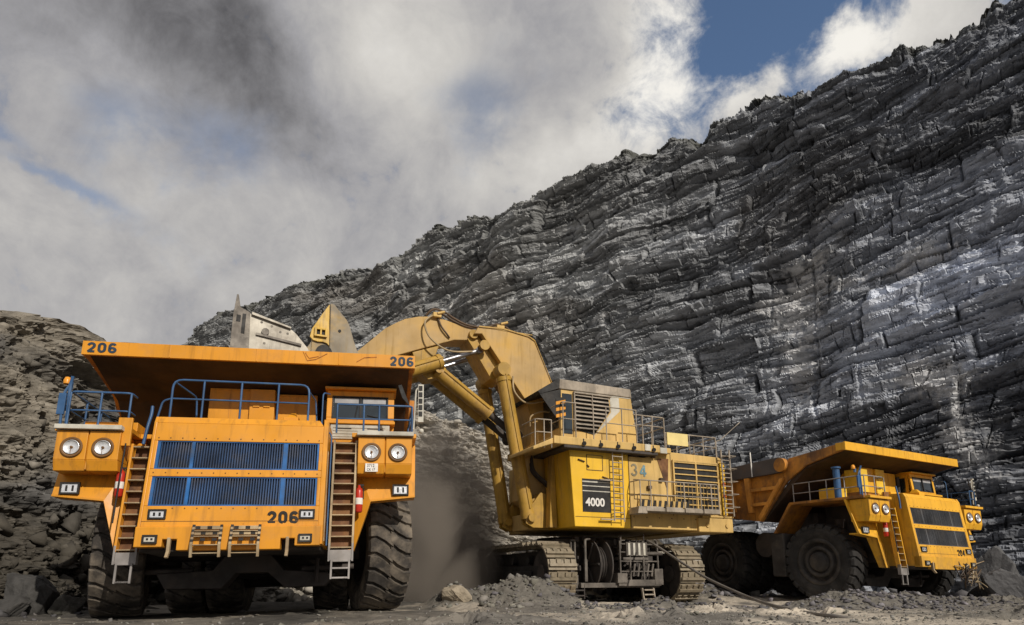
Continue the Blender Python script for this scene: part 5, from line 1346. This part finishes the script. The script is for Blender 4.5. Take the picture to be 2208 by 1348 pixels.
    for y0, y1 in ((-1.72, -1.56), (1.56, 1.72)): b.prism(ear, 1, y0, y1)
    b.prism([(-11.75, 8.0), (-11.75, 9.4), (-11.35, 10.3), (-11.2, 10.3), (-11.4, 9.4), (-11.4, 8.0)], 1, -1.56, 1.56)
    b.build('bucket_back', MT['ear'], bucket, .02)
    b = MB(); b.prism([(-11.92, 9.60), (-11.86, 9.92), (-11.70, 10.22), (-11.50, 10.62), (-11.30, 10.97), (-11.27, 10.2), (-11.20, 9.32), (-11.30, 9.42), (-11.45, 9.46), (-11.62, 9.44), (-11.80, 9.48)], 1, -1.80, -1.72)
    for q_ in ((-11.78, -11.70, 9.62, 9.96), (-11.40, -11.32, 9.62, 9.96), (-11.70, -11.40, 9.62, 9.69), (-11.70, -11.40, 9.89, 9.96), (-11.58, -11.52, 9.69, 9.89)): b.box(q_[0], q_[1], -1.90, -1.80, q_[2], q_[3])
    b.cur = 1; b.box(-11.70, -11.40, -1.81, -1.795, 9.69, 9.89); b.tube((-10.86, -1.745, 10.0), (-10.86, -1.72, 10.0), .055, 12)
    b.tube((-11.38, -1.76, 9.06), (-11.38, -1.722, 9.06), .30, 24); b.prism([(-11.28, 10.97), (-11.255, 10.97), (-11.185, 9.3), (-11.21, 9.3)], 1, -1.815, -1.80)
    b.build('bucket_bracket', [MT['exc'], MT['black']], bucket, .01)
    # ---------- hoses
    def hose(pts_, r=.035, mt_='hose'):
        P_ = [Vector(p) for p in pts_]; out = []
        for i in range(len(P_) - 1):
            p0 = P_[max(i - 1, 0)]; p1 = P_[i]; p2 = P_[i + 1]; p3 = P_[min(i + 2, len(P_) - 1)]
            for k in range(8):
                u = k / 8; out.append(.5 * ((2 * p1) + (p2 - p0) * u + (2 * p0 - 5 * p1 + 4 * p2 - p3) * u * u + (3 * p1 - p0 - 3 * p2 + p3) * u ** 3))
        out.append(P_[-1]); MB().path(out, r, 7).build('hose', MT[mt_], t)
    hose([(-6.9, -.6, 11.75), (-7.3, -.75, 11.3), (-7.1, -.9, 10.6), (-6.3, -.9, 10.15), (-5.2, -.8, 10.3)], .04, 'hose_pale')
    hose([(-7.2, -.5, 11.72), (-6.9, -.6, 12.0), (-6.4, -.6, 11.95), (-6.0, -.6, 11.75), (-5.4, -.6, 11.55), (-4.6, -.6, 11.55), (-4.0, -.6, 11.8), (-3.6, -.6, 11.75), (-3.2, -.6, 11.45)], .05, 'hose')
    hose([(-6.9, -.2, 11.75), (-6.5, -.2, 12.05), (-5.9, -.2, 11.8), (-5.2, -.2, 11.62), (-4.4, -.2, 11.75), (-3.7, -.2, 11.85), (-3.1, -.2, 11.5)], .05, 'hose')
    hose([(-6.7, -.55, 11.7), (-6.55, -.6, 11.3), (-6.3, -.6, 11.0), (-6.15, -.55, 10.85)], .04, 'hose')
    hose([(-3.5, -1.2, 9.3), (-3.5, -1.35, 8.6), (-3.0, -1.4, 8.15), (-2.3, -1.5, 8.25), (-1.8, -1.6, 8.5)], .04, 'hose_pale')
    hose([(-2.9, -1.6, 7.1), (-2.9, -1.7, 7.5), (-2.4, -1.7, 7.75), (-2.0, -1.6, 7.8)], .035, 'hose_pale')
    for k in range(4): hose([(-2.5, -.9 + k * .12, 6.0), (-2.5, -1.2 + k * .1, 5.3), (-1.9, -1.4 + k * .1, 4.7), (-1.7, -1.4, 4.4)], .045, 'under')
    b = MB()
    for x in (-6.75, -3.85): b.box(x - .18, x + .18, -.7, .3, 11.66 - (.1 if x > -5 else 0), 11.86 - (.1 if x > -5 else 0)); b.tube((x, -.7, 11.8), (x + .3, -.75, 11.9), .06, 8)
    b.build('valve_block', MT['exc_dust'], t, .02)
    return t
excavator()

# ---------------------------------------------------------------- trailing power cable
def cable():
    way = [((1396, 1166), 26.3), ((1420, 1180), 25.4), ((1450, 1200), 24.4), ((1490, 1226), 23.0), ((1530, 1250), 21.7), ((1600, 1282), 19.6), ((1660, 1304), 17.8), ((1720, 1321), 16.2), ((1770, 1331), 15.0), ((1800, 1337), 14.2)]
    P_ = []
    for (px, py), dist in way:
        d = ray(px, py); k = dist / d[1]; p = d * k; z = p[2] + CAMZ
        z = max(z, float(ground_h(np.array([p[0]]), np.array([p[1]]))[0]) + .03)
        P_.append(Vector((p[0], p[1], z)))
    for q in ((7.6, 13.6), (8.2, 13.3)):
        P_.append(Vector((q[0], q[1], float(ground_h(np.array([q[0]]), np.array([q[1]]))[0]) - .12)))
    out = []
    for i in range(len(P_) - 1):
        p0 = P_[max(i - 1, 0)]; p1 = P_[i]; p2 = P_[i + 1]; p3 = P_[min(i + 2, len(P_) - 1)]
        for k in range(6):
            u = k / 6; out.append(.5 * ((2 * p1) + (p2 - p0) * u + (2 * p0 - 5 * p1 + 4 * p2 - p3) * u * u + (3 * p1 - p0 - 3 * p2 + p3) * u ** 3))
    out.append(P_[-1])
    o = MB().path(out, .045, 8).build('power_cable', MT['cable'])
    tag(o, 'grey power cable trailing from the excavator reel down to the pit floor', 'cable')
cable()

# ---------------------------------------------------------------- dust hanging between the nearest truck and the excavator
def dust():
    bm = bmesh.new(); bmesh.ops.create_icosphere(bm, subdivisions=4, radius=1)
    me = bpy.data.meshes.new('dust_cloud'); bm.to_mesh(me); bm.free()
    o = bpy.data.objects.new('dust_cloud', me); col.objects.link(o)
    o.location = (-3.3, 31.0, 2.6); o.scale = (4.1, 2.6, 5.8); o.rotation_euler = (0, 0, .2)
    M_ = bpy.data.materials.new('hanging_dust'); M_.use_nodes = True; T = M_.node_tree; T.nodes.clear()
    out = T.nodes.new('ShaderNodeOutputMaterial'); pv = T.nodes.new('ShaderNodeVolumePrincipled'); T.links.new(pv.outputs[0], out.inputs['Volume'])
    pv.inputs['Color'].default_value = (.52, .47, .42, 1)
    tc_ = T.nodes.new('ShaderNodeTexCoord')
    ln_ = T.nodes.new('ShaderNodeVectorMath'); ln_.operation = 'LENGTH'; T.links.new(tc_.outputs['Object'], ln_.inputs[0])
    nz = T.nodes.new('ShaderNodeTexNoise'); nz.inputs['Scale'].default_value = 1.7; nz.inputs['Detail'].default_value = 4; T.links.new(tc_.outputs['Object'], nz.inputs['Vector'])
    a = T.nodes.new('ShaderNodeMath'); a.operation = 'MULTIPLY_ADD'; T.links.new(nz.outputs[0], a.inputs[0]); a.inputs[1].default_value = .9; T.links.new(ln_.outputs['Value'], a.inputs[2])
    mr = T.nodes.new('ShaderNodeMapRange'); mr.interpolation_type = 'SMOOTHSTEP'; T.links.new(a.outputs[0], mr.inputs[0])
    mr.inputs[1].default_value = .75; mr.inputs[2].default_value = 1.45; mr.inputs[3].default_value = 1.5; mr.inputs[4].default_value = 0
    T.links.new(mr.outputs[0], pv.inputs['Density'])
    me.materials.append(M_)
    o['kind'] = 'stuff'; o['label'] = 'brown dust hanging between the nearest truck and the excavator'
dust()
